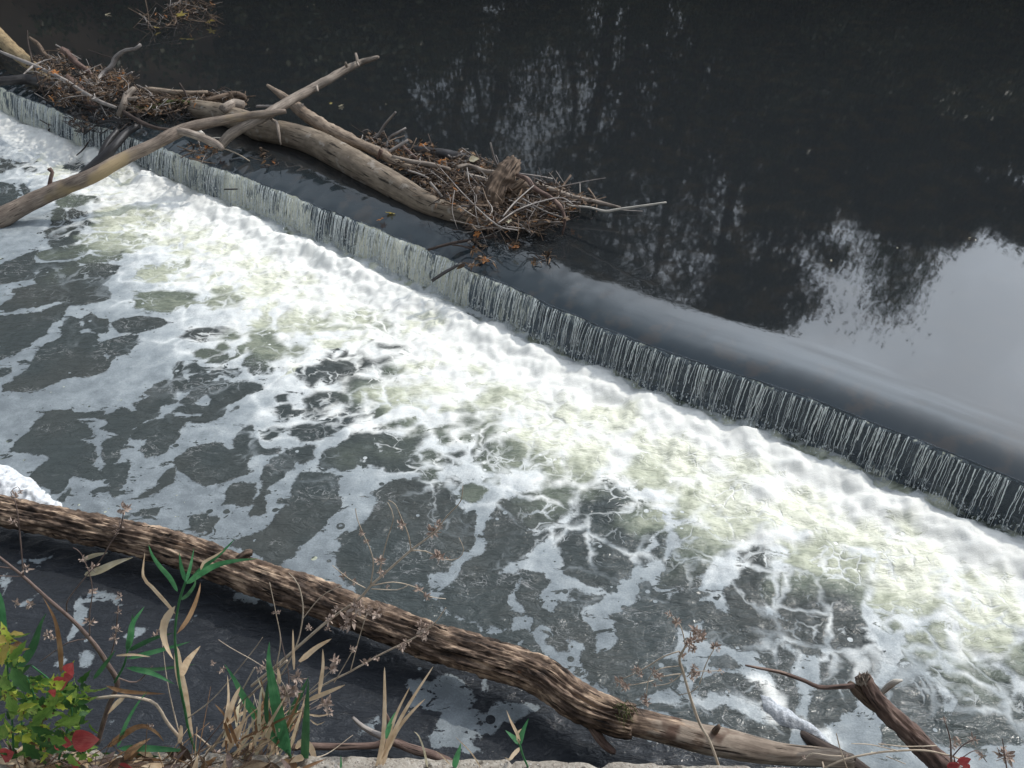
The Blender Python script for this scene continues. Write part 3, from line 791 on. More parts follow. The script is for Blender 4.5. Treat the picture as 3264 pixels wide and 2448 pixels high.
# lacing inside the big boil: cells of cream water between white threads
lace = np.abs(fbm(px * 3.0 + .6 * pn(px * 4, py * 4, 9.), py * 3.0, 11.0, 3))
boil = sst(.55, .8, K) * sst(.16, .50, D + .12 * fbm(px * 2.5, py * 2.5, 8., 3))
F = np.where((F > 0) & (boil > 0), np.minimum(F, (.075 - lace * .20) * boil + F * (1 - boil) + .016), F)
F = F - .013 - .012 * sst(.3, .8, K)
A = np.where(AW < .05, 1.0 - .38 * sst(.5, 1.5, D + .3 * fbm(px * 1.7, py * 1.7, 2., 3)), A)
A = np.clip(A + .12 * fbm(px * 2.3, py * 2.3, 6.0, 3) * (A > .03), -1, 1)
# the strip between the curtain and the white: churned, greenish
spl = sst(.015, -.03, (FOOT - W_).ravel() + .03 * fbm(px * 9, py * 9, 2.5, 3))
dens = sst(.6, -1.4, s_)
F = F * (1 - spl) + spl * (-.022 + .07 * fbm(px * 12, py * 12, 4.2, 4) + .045 * dens)
A = A * (1 - spl) + spl * np.clip(.62 + .75 * fbm(px * 7, py * 7, 1.5, 4) + .25 * dens, .1, 1)
K = K * (1 - .35 * spl)
# relief
amp = .010 + .045 * sst(1.7, .1, D)
Zp = amp * (fbm(px * 3.2, py * 3.2, 1.0, 4) * .7 + .3 * fbm(px * 11, py * 11, 3.0, 3))
Zp += (.042 + .02 * sst(.2, -2.0, s_)) * np.exp(-((D - .13) / .11) ** 2) * np.clip(.8 + .7 * fbm(px * 4.5, py * 4.5, 2.0, 4), .05, 2.2) * sst(0, .04, D)
Zp += .004 * fbm(px * 7, py * 14, 5., 3) + .010 * np.clip(F * 8, 0, 1) * K
Zp = Zp * sst(-6.6, -6.2, px) * sst(10.6, 10.2, py) * sst(4.4, 4.1, px)
shp = X.shape
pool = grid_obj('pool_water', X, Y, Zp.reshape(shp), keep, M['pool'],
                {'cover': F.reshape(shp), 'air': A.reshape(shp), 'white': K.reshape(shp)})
tag(pool, 'foam laced pool of water churning below the weir', kind='structure')
# the rest of the lower river, out of the picture
qx, qy = np.meshgrid(np.linspace(-60, 60, 241), np.linspace(-30, 12, 85))
_, qw = sw(qx, qy)
far = grid_obj('lower_river_water', qx, qy, np.full(qx.shape, -.14), qw < .05, M['pool'],
               {'cover': .05 + .08 * fbm(qx, qy, 1.), 'air': qx * 0, 'white': qx * 0 + .15})
tag(far, kind='structure')

# ------------------------------------------------------------------ upper river with its bend over the crest
def crestoff(s):
    return np.interp(s, [-9, -7, -5.9, -3.4, -1.6, -.5, .5, 1, 1.9, 9], [-.05, -.09, -.06, .03, .03, -.03, -.085, -.07, .02, .03]) + .016 * fbm(np.asarray(s) * 2.2, .7, 0, 3) + sst(.2, -1.2, s) * (.016 * pn(np.asarray(s) * 6, .3, 4.) + .009 * pn(np.asarray(s) * 17, .6, 2.)) + .004 * pn(np.asarray(s) * 13, .9, 6.)
ws = np.concatenate([np.linspace(-.012, .6, 34), np.linspace(.64, 3, 40), np.linspace(3.3, 40, 60)])
ss = np.concatenate([np.linspace(-40, -9.2, 30), np.arange(-9, 6.0, .035), np.linspace(6.1, 30, 20)])
SS, WW = np.meshgrid(ss, ws)
BW = .36 + .10 * sst(-1.5, 2.0, SS)                                # breadth of the bend
tt = np.clip(WW / BW, -.2, 1)
ZZ = ZC + (ZU - ZC) * (1 - (1 - tt) ** 2.2)
chop = sst(1.2, -.6, SS) * sst(.9, .25, WW)
crest_wob = crestoff(SS)
ZZ = ZZ + chop * .004 * fbm(SS * 9, WW * 4, 1., 3) + .002 * pn(SS * 14, WW * 1.0, 2.) * sst(.3, 0, WW)
WX = WW + crest_wob * sst(1.2, 0, WW)
XX, YY = xy(SS, WX)
lip = sst(1.0, .15, WW / BW)
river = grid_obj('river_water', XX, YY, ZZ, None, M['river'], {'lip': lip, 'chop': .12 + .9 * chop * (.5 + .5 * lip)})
tag(river, 'dark still river water held above the weir', kind='structure')

# ------------------------------------------------------------------ the falling curtain
VH = .42                                                           # outward throw
def fallpt(s, t, out=0.0):
    """t 0 crest .. 1 pool"""
    w = crestoff(s) - .012 - t * (.072 + out)
    z = ZC - .028 * t - (ZC - .02) * t ** 1.75
    return w, z
fs = np.arange(-9, 6.0, .009); ft = np.linspace(0, 1, 26)
FS, FT = np.meshgrid(fs, ft)
w, z = fallpt(FS, FT)
rdg = pn(FS * 34, FT * 1.2, 1.) * .008 + pn(FS * 80, FT * 3, 4.) * .004 + pn(FS * 6, FT * .6, 2.) * .014
w = w - rdg * sst(0, .25, FT) * (1 + 1.3 * sst(.4, -1.2, FS))
fx, fy = xy(FS + .006 * pn(FS * 20, FT * 4, 3.) * FT, w)
den = sst(.9, -1.0, FS + .8 * pn(FS * .9, 1.3, 0.))
mbv = np.stack([fx.ravel(), fy.ravel(), z.ravel()], -1)
fall = grid_obj('waterfall', fx, fy, z, None, M['fall'], {'dense': (den * (.70 + .85 * fbm(FS * 1.5, FT * .5, 6., 4)) + .75 * sst(1.0, 0, FT / (.34 + .22 * pn(FS * 7, .3, 2.))) - 1.6 * sst(1.0, .55, FT / (.13 + .07 * pn(FS * 8, .1, 7.) + .03 * pn(FS * 26, .1, 4.))) + .35 * sst(.75, 1., FT)).clip(-.8, 1.2)})
uvl = fall.data.uv_layers.new(name='UVMap')
li = np.zeros(len(fall.data.loops), dtype=np.int32); fall.data.loops.foreach_get('vertex_index', li)
uvl.data.foreach_set('uv', np.stack([FS.ravel()[li], FT.ravel()[li] * .36 + .0], -1).astype(np.float32).ravel())
tag(fall, 'thin curtain of water spilling over the long weir', kind='structure')

# separate threads of water breaking off the curtain
mb = MB(); rn = random.Random(5)
s = -7.5
while s < 5.4:
    dn = float(sst(.9, -1.0, s))
    s += rn.choice((.003, .006, .011, .020)) * rn.uniform(.7, 1.4)
    if pn(s * 5.0, .2, 9.) + .5 * pn(s * 17.0, .2, 5.) + .5 * pn(s * 1.3, .7, 3.) > .50 and dn < .6: continue   # bare gaps
    r0 = rn.choice((.0008, .0011, .0015, .0021, .0034)) * rn.uniform(.8, 1.2) * (1 + .5 * dn)
    out = rn.uniform(.0, .05); t1 = rn.choice([1, 1, rn.uniform(.45, .95), rn.uniform(.6, 1)])
    t0 = .13 + .07 * float(pn(s * 8, .1, 7.)) + rn.uniform(-.06, .10); pts = []; k = 12; ph = rn.uniform(0, 99); sd = s; dr = rn.uniform(-.022, .016)
    for i in range(k):
        t = t0 + (t1 - t0) * i / (k - 1)
        w_, z_ = fallpt(sd, t, out)
        w_ -= .006
        sv = sd + dr * t + .011 * float(pn(t * 7, ph, 0.)) * t
        x_, y_ = xy(sv, float(w_))
        pts.append((x_, y_, float(z_), r0 * (1.25 - .7 * t) * (1 + .6 * float(pn(t * 16, ph, 3.)))))
    tube(mb, pts, .03, 5, 0, rn.randrange(99), blunt=False)
for i in range(3200):                                               # drops and splashes at the foot
    s = rn.uniform(-7, 4.5); lf = float(sst(.5, -1.5, s)); x_, y_ = xy(s, crestoff(s) - .055 - abs(rn.gauss(0, .05))); z_ = .015 + abs(rn.gauss(0, .03 + .035 * lf)); r = rn.uniform(.0012, .0045)
    tube(mb, [(x_, y_, z_, r * .5), (x_ + rn.uniform(-.01, .01), y_ + rn.uniform(-.01, .01), z_ + r * 2, r), (x_, y_, z_ + r * 4, r * .4)], .01, 4, 0, i, blunt=False)
st = mb.build('water_strands', M['strand'])
tag(st, 'white threads and drops of falling water along the weir', 'water', kind='stuff')

# the weir itself, wet concrete just under the sheet
mb = MB(); V = []; prof = [(1.2, .1), (.45, .315), (.2, .30), (.05, .262), (.035, .20), (.05, -.7), (1.2, -.7)]
sl = np.arange(-12.5, 6.6, .25)
for s in sl:
    for w_, z_ in prof:
        x_, y_ = xy(s, w_); V.append((x_, y_, z_ + .006 * float(pn(s * 3, w_ * 9, z_ * 9))))
n = len(prof); f = []
for i in range(len(sl) - 1):
    for j in range(n):
        j2 = (j + 1) % n
        f.append((i * n + j, i * n + j2, (i + 1) * n + j2, (i + 1) * n + j))
f += [tuple(range(n)), tuple(reversed(range((len(sl) - 1) * n, len(sl) * n)))]
mb.add(V, f)
tag(mb.build('weir', M['weir'], smooth=False), 'low wet concrete weir hidden behind the curtain of falling water', 'weir')

def heap(label, V, amp, lump, cell=.01, mt='heap'):
    gx, gy = np.meshgrid(np.arange(V[:, 0].min() - .05, V[:, 0].max() + .05, cell), np.arange(V[:, 1].min() - .05, V[:, 1].max() + .05, cell))
    d = -sdist(np.stack([gx.ravel() + .02 * pn(gx.ravel() * 9, gy.ravel() * 9), gy.ravel() + .015 * pn(gx.ravel() * 14, gy.ravel() * 14, 3.)], -1), V).reshape(gx.shape)
    hz = np.sqrt(np.clip(d, 0, .3)) * amp * (1 + .22 * fbm(gx * 6, gy * 6, 2., 4)) + lump * fbm(gx * 30, gy * 30, 1., 3) * (d > .01)
    hp = grid_obj('foam_heap', gx, gy, hz - .01, d > -.012, M[mt], origin=(float(V[:, 0].mean()), float(V[:, 1].mean()), 0))
    tag(hp, label, 'foam', kind='stuff')
heap('bubbly white foam piled on the drowned log near the wall', np.array([onz('W', x, y, .02)[:2] for x, y in [(840, 650), (910, 668), (980, 720), (1090, 790), (1180, 850), (1240, 930), (1275, 990), (1240, 975), (1180, 915), (1080, 862), (960, 820), (870, 740)]]), .20, .008, .006, 'froth')
# heaped white foam caught behind the log, left edge
V = np.array([onz('2', x, y, 0)[:2] for x, y in [(-400, 900), (0, 950), (70, 965), (200, 1050), (330, 1140), (440, 1250), (470, 1300), (300, 1290), (0, 1240), (-400, 1200)]])
heap('thick mound of white foam banked behind the bark covered log', V, .20, .020)
# ------------------------------------------------------------------ driftwood
def path(c, pts, zs):
    """rows (x, y, width) on sheet c -> x y z r, heights zs spread evenly by index"""
    zs = zs if isinstance(zs, (list, tuple)) else [zs, zs]
    zz = np.interp(np.linspace(0, 1, len(pts)), np.linspace(0, 1, len(zs)), zs)
    out = []
    for (x, y, w), z in zip(pts, zz):
        p = onz(c, x, y, float(z)); out.append((*p, rad(c, w, p)))
    return out
_seed = [0]
def stick(name, label, cat, mat, c, pts, zs, group=None, parent=None, rough=.10, step=.03, seg=8, extra=None, disp=None):
    _seed[0] += 1
    mb = MB(); rows = path(c, pts, zs)
    tube(mb, rows, step, seg, rough, _seed[0], disp=disp)
    for k in (extra or []):
        tube(mb, path(c, k[0], k[1]), .015, 6, .1, _seed[0] + 50)
    ob = mb.build(name, M[mat], rows[0][:3], parent)
    if parent is None: tag(ob, label, cat, group)
    elif label: ob['label'] = label
    return ob

# the big smooth log lying along the crest
rows = [(*onz('A', 1290, 705, .44), .0)]
pp = [('A', 1255, 700, 120, .44), ('A', 1430, 735, 135, .45), ('A', 1620, 800, 150, .45), ('B', 40, 492, 112, .45), ('B', 190, 520, 122, .45), ('B', 340, 572, 132, .44),
      ('B', 500, 655, 140, .43), ('B', 640, 735, 138, .42), ('B', 770, 806, 126, .41), ('B', 880, 868, 112, .40), ('B', 980, 908, 104, .39), ('B', 1080, 938, 96, .38), ('B', 1150, 958, 80, .37)]
rows = []
for c, x, y, w, z in pp:
    p = onz(c, x, y, z); rows.append((*p, rad(c, w, p)))
mb = MB()
tube(mb, rows, .025, 28, .035, 3, disp=lambda a, b, L, r: .006 * fbm(a * 1.4 + 3, b * 1.4, L * 1.6, 4))
log = tag(mb.build('driftwood_log', M['log'], rows[0][:3]), 'thick smooth grey brown log lying along the weir crest', 'log')
stick('bark_strip', 'pale strip of bark hanging down the side', None, 'pale', 'A', [(1735, 762, 16), (1772, 790, 24), (1785, 850, 22), (1800, 930, 8)], [.60, .60, .54, .44], parent=log, rough=.25)
stick('branch_stub', None, None, 'pale', 'A', [(1430, 700, 60), (1500, 672, 75), (1556, 680, 70)], [.56, .56, .55], parent=log, rough=.12)

# the long branch slanting into the pool, its fork and stubs
b = stick('branch', 'long pale branch slanting from the log down into the foam at left', 'branch', 'branchy', 'A',
          [(-90, 1440, 132), (0, 1400, 126), (200, 1296, 110), (400, 1207, 97), (600, 1121, 92), (800, 1013, 84), (1000, 920, 73), (1060, 885, 80), (1200, 822, 72), (1400, 776, 62), (1600, 742, 50), (1700, 730, 47), (1830, 713, 28)],
          [.02, .07, .17, .27, .37, .45, .53, .56, .60, .64, .67, .69, .70], seg=14, rough=.07)
stick('fork', 'short grey fork curving down below the branch', None, 'pale', 'A', [(1120, 838, 46), (1200, 850, 50), (1290, 880, 54), (1380, 922, 54), (1428, 955, 34)], [.60, .59, .55, .50, .47], parent=b)
stick('branch_stub', None, None, 'redbark', 'A', [(318, 1195, 30), (325, 1140, 26), (335, 1105, 24), (316, 1082, 30)], [.27, .34, .38, .41], parent=b)
stick('branch_stub', None, None, 'redbark', 'A', [(215, 1262, 18), (300, 1212, 42), (380, 1178, 46), (450, 1158, 34)], [.23, .27, .30, .34], parent=b)
b = stick('branch', 'straight bare branch pointing up over the dark water', 'branch', 'pale', 'A',
          [(1415, 928, 62), (1480, 862, 66), (1600, 792, 66), (1700, 742, 66), (1850, 652, 62), (2000, 568, 58), (2110, 508, 54), (2212, 448, 50), (2321, 398, 40), (2380, 380, 32), (2423, 366, 22)],
          [.44, .52, .60, .65, .70, .74, .80, .84, .88, .92, .95], seg=12, rough=.11)
for k in [[(538 * 1.2727 + 1608.7, 158 * 1.2727 + 201, 22), (528 * 1.2727 + 1608.7, 112 * 1.2727 + 201, 16)], [(2290, 402, 18), (2302, 422, 10)], [(2030, 555, 20), (2038, 585, 10)], [(2222, 425, 20), (2216, 402, 14)]]:
    stick('branch_stub', None, None, 'pale', 'A', k, [.91, .96], parent=b, step=.01)
b = stick('branch', 'shaggy grey brown limb crossing behind the smooth log', 'branch', 'drift', 'A',
          [(1712, 545, 16), (1780, 592, 40), (1860, 650, 62), (1950, 730, 78), (2060, 800, 84), (2200, 876, 84), (2300, 922, 70), (2430, 980, 62), (2560, 1050, 58), (2660, 1085, 46)],
          [.66, .62, .58, .54, .52, .50, .48, .47, .46, .45], seg=14, rough=.2)
stick('branch', 'thin grey stick behind the crossing branches', 'branch', 'grey', 'A', [(1642, 682, 18), (1780, 680, 20), (1945, 670, 10)], [.5, .5])

# left tangle
stick('driftwood_log', 'yellowish bare trunk leaning in at the top left corner', 'log', 'yellow', 'A',
      [(-120, 120, 100), (0, 240, 92), (80, 318, 90), (150, 378, 82), (220, 432, 66), (310, 505, 46)], [.62, .60, .58, .55, .52, .45], seg=14)
stick('driftwood_log', 'dark wet trunk jutting level from the left edge', 'log', 'wet', 'A',
      [(-90, 535, 62), (0, 522, 58), (100, 513, 58), (200, 508, 64), (310, 540, 66), (430, 585, 60)], [.45, .45, .45, .44, .42, .36], seg=12)
b = stick('branch', 'long thin grey branch running down over the brush tangle', 'branch', 'grey', 'A',
      [(-20, 322, 16), (100, 372, 22), (230, 425, 24), (400, 505, 24), (520, 582, 26), (640, 650, 26), (745, 690, 18)], [.72, .70, .68, .64, .60, .56, .52])
for k in [[(215, 420, 14), (180, 450, 12), (150, 475, 6)], [(225, 415, 14), (280, 390, 12), (332, 378, 6)], [(300, 455, 12), (320, 440, 9), (300, 418, 5)]]:
    stick('side_twig', None, None, 'grey', 'A', k, [.68, .70], parent=b, step=.015)
stick('branch', 'stout reddish branch slumping down into the falling water', 'branch', 'redbark', 'A', [(430, 500, 50), (480, 548, 62), (545, 620, 66), (592, 690, 62), (612, 760, 46)], [.56, .5, .44, .36, .24], seg=10)
b = stick('branch', 'curved grey branch rising from the brush with a broken tip', 'branch', 'grey', 'A',
      [(600, 590, 16), (650, 480, 24), (715, 425, 30), (742, 370, 32), (800, 326, 26), (868, 312, 22), (902, 285, 22)], [.55, .65, .72, .80, .88, .94, .98])
stick('twig', 'hair thin twig above the brush tangle', 'twig', 'darktwig', 'A', [(568, 320, 6), (650, 350, 7), (735, 376, 8)], [.84, .78])
b = stick('branch', 'short thick pale branch curling up beside the mossy beams', 'branch', 'pale', 'A', [(862, 563, 30), (815, 612, 46), (792, 672, 46), (765, 738, 38)], [.66, .60, .54, .44], seg=10)
stick('side_twig', None, None, 'pale', 'A', [(798, 640, 26), (840, 634, 26), (878, 626, 16)], [.57, .6], parent=b, step=.02)
b = stick('branch', 'black wet branch dipping through the curtain into foam', 'branch', 'wet', 'A', [(878, 805, 34), (805, 858, 50), (722, 950, 58), (650, 1030, 76), (565, 1098, 66), (500, 1150, 46)], [.40, .36, .28, .18, .08, -.02], seg=12)
stick('fork', None, None, 'wet', 'A', [(752, 838, 36), (695, 908, 42), (655, 985, 46), (640, 1040, 40)], [.36, .30, .22, .15], parent=b)
stick('branch', 'dark slender branch bridging from brush to pale branch', 'branch', 'darktwig', 'A', [(778, 708, 24), (900, 782, 28), (1000, 820, 24), (1125, 833, 16)], [.48, .45])
b = stick('dead_sapling', 'dark upright twiggy stem standing in the foam below the brush', 'twig', 'darktwig', 'A', [(310, 885, 13), (318, 700, 16), (298, 645, 14), (262, 560, 14), (215, 420, 14), (182, 280, 10), (176, 195, 6)], [-.01, .20, .30, .46, .66, .84, .95])
for k, z in [([(318, 700, 9), (335, 640, 5)], [.2, .3]), ([(312, 800, 8), (255, 768, 6)], [.1, .16]), ([(310, 800, 7), (342, 804, 4)], [.1, .1]), ([(298, 645, 8), (246, 628, 4)], [.3, .34]), ([(305, 655, 7), (345, 645, 4)], [.29, .31])]:
    stick('side_twig', None, None, 'darktwig', 'A', k, z, parent=b, step=.015, seg=6)
stick('twig', 'small dark twig trailing on foam under the curtain', 'twig', 'darktwig', 'A', [(490, 996, 7), (540, 950, 9), (592, 868, 8)], [.03, .14])
mossy = 'mossy beams below the brush tangle'
stick('branch', 'topmost of the level dark beams between brush and log', 'branch', 'drift', 'A', [(868, 580, 26), (950, 575, 36), (1100, 592, 42), (1220, 598, 34), (1330, 590, 22)], [.50, .50])
stick('branch', 'middle of the level dark beams between brush and log', 'branch', 'brown', 'A', [(828, 652, 24), (1000, 640, 34), (1150, 612, 34), (1250, 606, 34), (1352, 602, 26)], [.46, .46])
stick('branch', 'brown knotted beam end sticking out beside the log stub', 'branch', 'brown', 'A', [(1320, 642, 30), (1450, 615, 44), (1510, 606, 46), (1566, 622, 38)], [.52, .52])
stick('branch', 'lowest mossy beam above the dark gap in the curtain', 'branch', 'moss', 'A', [(848, 690, 26), (950, 692, 30), (1110, 652, 30), (1220, 660, 24)], [.44, .45])
stick('branch', 'ragged branch with a pale broken head in the brush', 'branch', 'redbark', 'A', [(392, 312, 34), (432, 342, 40), (500, 412, 40), (560, 452, 32), (605, 505, 22)], [.78, .74, .68, .62, .56], rough=.25)
stick('branch', 'bent brown branch rising behind the yellowish trunk', 'branch', 'brown', 'A', [(190, 240, 16), (245, 285, 28), (285, 345, 26), (330, 382, 20)], [.78, .64])
stick('twig', 'short forked pale twig at the brush tangle edge', 'twig', 'grey', 'A', [(808, 487, 16), (846, 463, 12)], [.6, .66])
stick('branch', 'pale peeled piece wedged low in the brush', 'branch', 'pale', 'A', [(515, 465, 16), (560, 520, 22), (602, 552, 14)], [.66, .62])
stick('wood_splinter', 'pale flat splinter tucked under the long branch fork', 'wood', 'white', 'A', [(1262, 826, 26), (1302, 864, 28)], [.45, .43])
stick('wood_splinter', 'white peeled sliver lying above the curtain lip', 'wood', 'white', 'A', [(1362, 884, 9), (1434, 884, 9)], [.37, .37])
stick('twig', 'straw coloured twig below the log on the crest', 'twig', 'stalk', 'A', [(1438, 953, 9), (1520, 985, 8), (1600, 1032, 7)], [.40, .35])
stick('twig', 'small black twig caught in the falling curtain', 'twig', 'wet', 'A', [(1438, 1214, 10), (1522, 1212, 9)], [.17, .17])
for k, (pts, z) in enumerate([([(470, 540, 10), (500, 640, 14), (520, 760, 18), (480, 870, 12)], [.45, .05]), ([(880, 740, 22), (900, 800, 26), (910, 860, 14)], [.42, .28]),
                              ([(535, 865, 8), (640, 790, 12), (790, 745, 12)], [.2, .42]), ([(760, 735, 24), (765, 800, 20), (745, 830, 14)], [.42, .30])]):
    stick('branch', ['black drowned limb hanging before the curtain at left', 'dark stub hanging under the mossy beams', 'thin black twig slanting before the curtain', 'dark stub hanging under the curling pale branch'][k], 'branch', 'wet', 'A', pts, z)

# the jam behind and beyond the log
J = 'loose sticks of the log jam'
stick('twig', 'crooked twig rising over dark water at the jam', 'twig', 'grey', 'B', [(578, 546, 8), (632, 530, 13), (680, 462, 14), (728, 408, 11)], [.45, .48, .62, .76])
stick('twig', 'short bent twig just right of the crooked rising twig', 'twig', 'grey', 'B', [(682, 580, 12), (700, 535, 15), (740, 510, 14), (780, 486, 10)], [.46, .52, .6, .64])
stick('branch', 'grey broken stub at the upper edge of the jam', 'branch', 'grey', 'B', [(688, 612, 18), (740, 580, 20), (790, 547, 12)], [.46, .56])
stick('wood_splinter', 'orange brown chunk standing against the big log', 'wood', 'redbark', 'B', [(638, 642, 16), (656, 598, 22)], [.46, .54])
stick('wood_splinter', 'reddish slat of wood lying across the jam', 'wood', 'redbark', 'B', [(762, 578, 18), (832, 642, 20)], [.5, .46])
stick('driftwood_log', 'black waterlogged log at the back of the jam', 'log', 'wet', 'B', [(790, 592, 44), (900, 612, 62), (1050, 638, 60), (1140, 660, 36)], [.37, .37], seg=14, rough=.15)
stick('branch', 'pale peeled limb lying along the back of the log', 'branch', 'pale', 'B', [(470, 530, 40), (560, 566, 36), (680, 608, 32)], [.49, .47], rough=.2)
stick('branch', 'sinuous pale limb in the middle of the jam', 'branch', 'pale', 'B', [(715, 632, 22), (800, 656, 28), (900, 670, 26), (1000, 694, 20)], [.50, .48])
stick('branch', 'wavy bleached limb leading into the root stump', 'branch', 'pale', 'B', [(1038, 684, 20), (1085, 676, 24), (1130, 686, 24), (1180, 706, 26), (1260, 712, 22), (1345, 726, 18)], [.53, .52, .52, .52, .54, .54])
stick('branch', 'short pale length under the wavy bleached limb', 'branch', 'pale', 'B', [(1085, 722, 24), (1140, 738, 30), (1196, 752, 24)], [.5, .48])
stick('twig', 'upright grey twig standing behind the root stump', 'twig', 'grey', 'B', [(1258, 704, 10), (1226, 642, 11), (1206, 562, 8)], [.55, .68, .84])
st = stick('root_stump', 'ragged brown root stump standing up in the jam', 'stump', 'brown', 'B', [(1322, 662, 66), (1290, 710, 84), (1240, 785, 88), (1212, 850, 76), (1200, 890, 60)], [.70, .66, .58, .50, .43], seg=48, step=.010, rough=.30, disp=lambda a, b, L, r: .022 * (1 - 2 * np.abs(pn(a * 2.6, b * 2.6, L * 5))) * np.ones_like(r) + .008 * fbm(a * 6, b * 6, L * 22, 3))
for k, z in [([(1392, 768, 34), (1330, 800, 48), (1272, 850, 42)], [.56, .48]), ([(1380, 742, 26), (1340, 770, 34), (1290, 800, 30)], [.62, .56]), ([(1142, 790, 28), (1152, 862, 46), (1132, 950, 46), (1092, 1006, 34)], [.55, .48, .40, .34]),
             ([(1228, 860, 36), (1240, 945, 42)], [.50, .38]), ([(1150, 880, 20), (1180, 940, 22), (1160, 990, 16)], [.48, .38])]:
    stick('root', None, None, 'brown', 'B', k, z, parent=st, rough=.25, seg=10)
stick('branch', 'long tan branch arching right and drooping from the stump', 'branch', 'redbark', 'B', [(1338, 722, 16), (1392, 744, 24), (1428, 790, 24), (1500, 832, 22), (1556, 880, 22), (1580, 950, 17), (1568, 1022, 10)], [.66, .66, .64, .60, .57, .50, .40])
stick('branch', 'straight tan branch reaching right over the dark water', 'branch', 'pale', 'B', [(1440, 778, 38), (1520, 806, 42), (1620, 836, 32), (1750, 862, 24), (1860, 888, 14)], [.50, .46])
b = stick('branch', 'thin bleached branch with an elbow, farthest right over the water', 'branch', 'white', 'B', [(1590, 868, 7), (1620, 880, 10), (1700, 886, 11), (1785, 906, 14), (1850, 896, 13), (1980, 878, 12), (2092, 862, 10)], [.50, .52, .55, .56, .60, .66, .70])
for pts, z, lb in [([(1245, 965, 7), (1340, 900, 8), (1450, 860, 8), (1560, 838, 7), (1620, 870, 6)], [.62, .60], 'grey twig sweeping right across the front of the stump'),
                   ([(955, 690, 4), (1100, 850, 7), (1240, 975, 8), (1345, 1002, 6)], [.6, .56], 'slender twig crossing the jam and dipping to the water'),
                   ([(1268, 932, 7), (1330, 860, 8), (1424, 776, 6)], [.64, .7], 'slanting thin twig in front of the roots'),
                   ([(1350, 716, 8), (1440, 728, 8), (1518, 742, 8)], [.6, .5], 'dark straight twig right of the stump top'),
                   ([(1530, 788, 4), (1680, 756, 5), (1785, 738, 3)], [.52, .62], 'hair thin twig curving over the water right of the jam'),
                   ([(1062, 586, 5), (1112, 622, 5)], [.6, .5], 'tiny twig at the back of the jam'),
                   ([(1180, 960, 7), (1215, 900, 8), (1190, 850, 5)], [.5, .58], 'short twig under the stump'),
                   ([(1300, 850, 6), (1400, 880, 8), (1490, 895, 6)], [.56, .5], 'lower grey twig right of the roots'),
                   ([(1620, 836, 5), (1600, 800, 4)], [.5, .56], 'small spur twig on the right branches'),
                   ([(1860, 900, 6), (1972, 906, 4)], [.38, .38], 'thin twig floating beneath the white elbow branch'),
                   ([(790, 700, 8), (850, 720, 12), (905, 745, 8)], [.5, .46], 'dark crooked twig beside the big log')]:
    stick('twig', lb, 'twig', 'grey', 'B', pts, z, seg=6, step=.02)
b = stick('branch', 'dark stick lying on the smooth lip below the stump', 'branch', 'darktwig', 'B', [(893, 1100, 13), (1000, 1070, 16), (1110, 1050, 15), (1240, 1030, 9)], [.36, .40])
stick('side_twig', None, None, 'darktwig', 'B', [(1015, 1076, 8), (1060, 1080, 9), (1112, 1096, 7)], [.38, .37], parent=b)
stick('branch', 'black stick poking out through the curtain below the jam', 'branch', 'wet', 'B', [(912, 1256, 17), (980, 1212, 18), (1060, 1168, 12)], [.24, .32])

# ------------------------------------------------------------------ brush: tangles too fine to count
def brush(label, c, blobs, zr, n, seed, leafs=.45, zc=None, wood_m=('brown', 'grey', 'darktwig'), L=(.06, .24), name='brush_debris'):
    rn = random.Random(seed); mb = MB()
    cx = [q for q in blobs for _ in range(max(1, int(q[2] * q[3] / 100)))]
    for i in range(n):
        x, y, rx, ry, *zz = rn.choice(cx)
        while True:
            u, v = rn.uniform(-1, 1), rn.uniform(-1, 1)
            if u * u + v * v < 1: break
        lo, hi = zz if zz else zr
        z = lo + (hi - lo) * rn.random() ** 1.3
        p = onz(c, x + u * rx, y + v * ry, z)
        if rn.random() < leafs:
            k = rn.random()
            m = 3 if k < .80 else (4 if k < .95 else 5)
            if rn.random() < .4: maple(mb, p, rn.uniform(.012, .032), rn.randrange(9999), m, 1.2)
            else:
                d = np.array([rn.gauss(0, 1), rn.gauss(0, 1), rn.gauss(0, .5)])
                broad(mb, p, d, [rn.gauss(0, 1), rn.gauss(0, 1), 1], rn.uniform(.03, .08), rn.uniform(.008, .03), m, rn.randrange(9999), 0, .8)
        else:
            a = rn.gauss(R(-35), .8); l = rn.uniform(*L) * (.5 + rn.random())
            d = np.array([math.cos(a), math.sin(a), rn.gauss(0, .35)]) * l / 2
            r = rn.uniform(.0012, .0055) * (1 if rn.random() < .85 else 2)
            q = np.array([rn.gauss(0, .015), rn.gauss(0, .015), rn.gauss(0, .015)])
            tube(mb, [(*(p - d), r), (*(p + q), r * .9), (*(p + d), r * .5)], .05, 5, .1, i % 40, rn.choice((0, 0, 1, 2)))
    o = mb.build(name, [M[wood_m[0]], M[wood_m[1]], M[wood_m[2]], M['litter'], M['rust'], M['orange']])
    return tag(o, label, 'debris', kind='stuff')
brush('matted twigs and dead leaves heaped at the left of the weir', 'A', [(410, 400, 60, 90), (620, 480, 120, 60), (500, 560, 160, 80), (700, 530, 130, 90), (790, 500, 60, 60), (330, 500, 70, 90), (420, 620, 120, 70, .3, .5), (280, 420, 80, 70), (640, 620, 130, 60, .3, .5)], (.40, .72), 1350, 3)
brush('dark matted twigs packed along the level beams', 'A', [(1000, 640, 160, 45), (1250, 630, 150, 40), (1430, 620, 90, 40), (1520, 640, 60, 40), (1000, 690, 180, 40), (900, 620, 80, 50)], (.36, .54), 850, 4, .40)
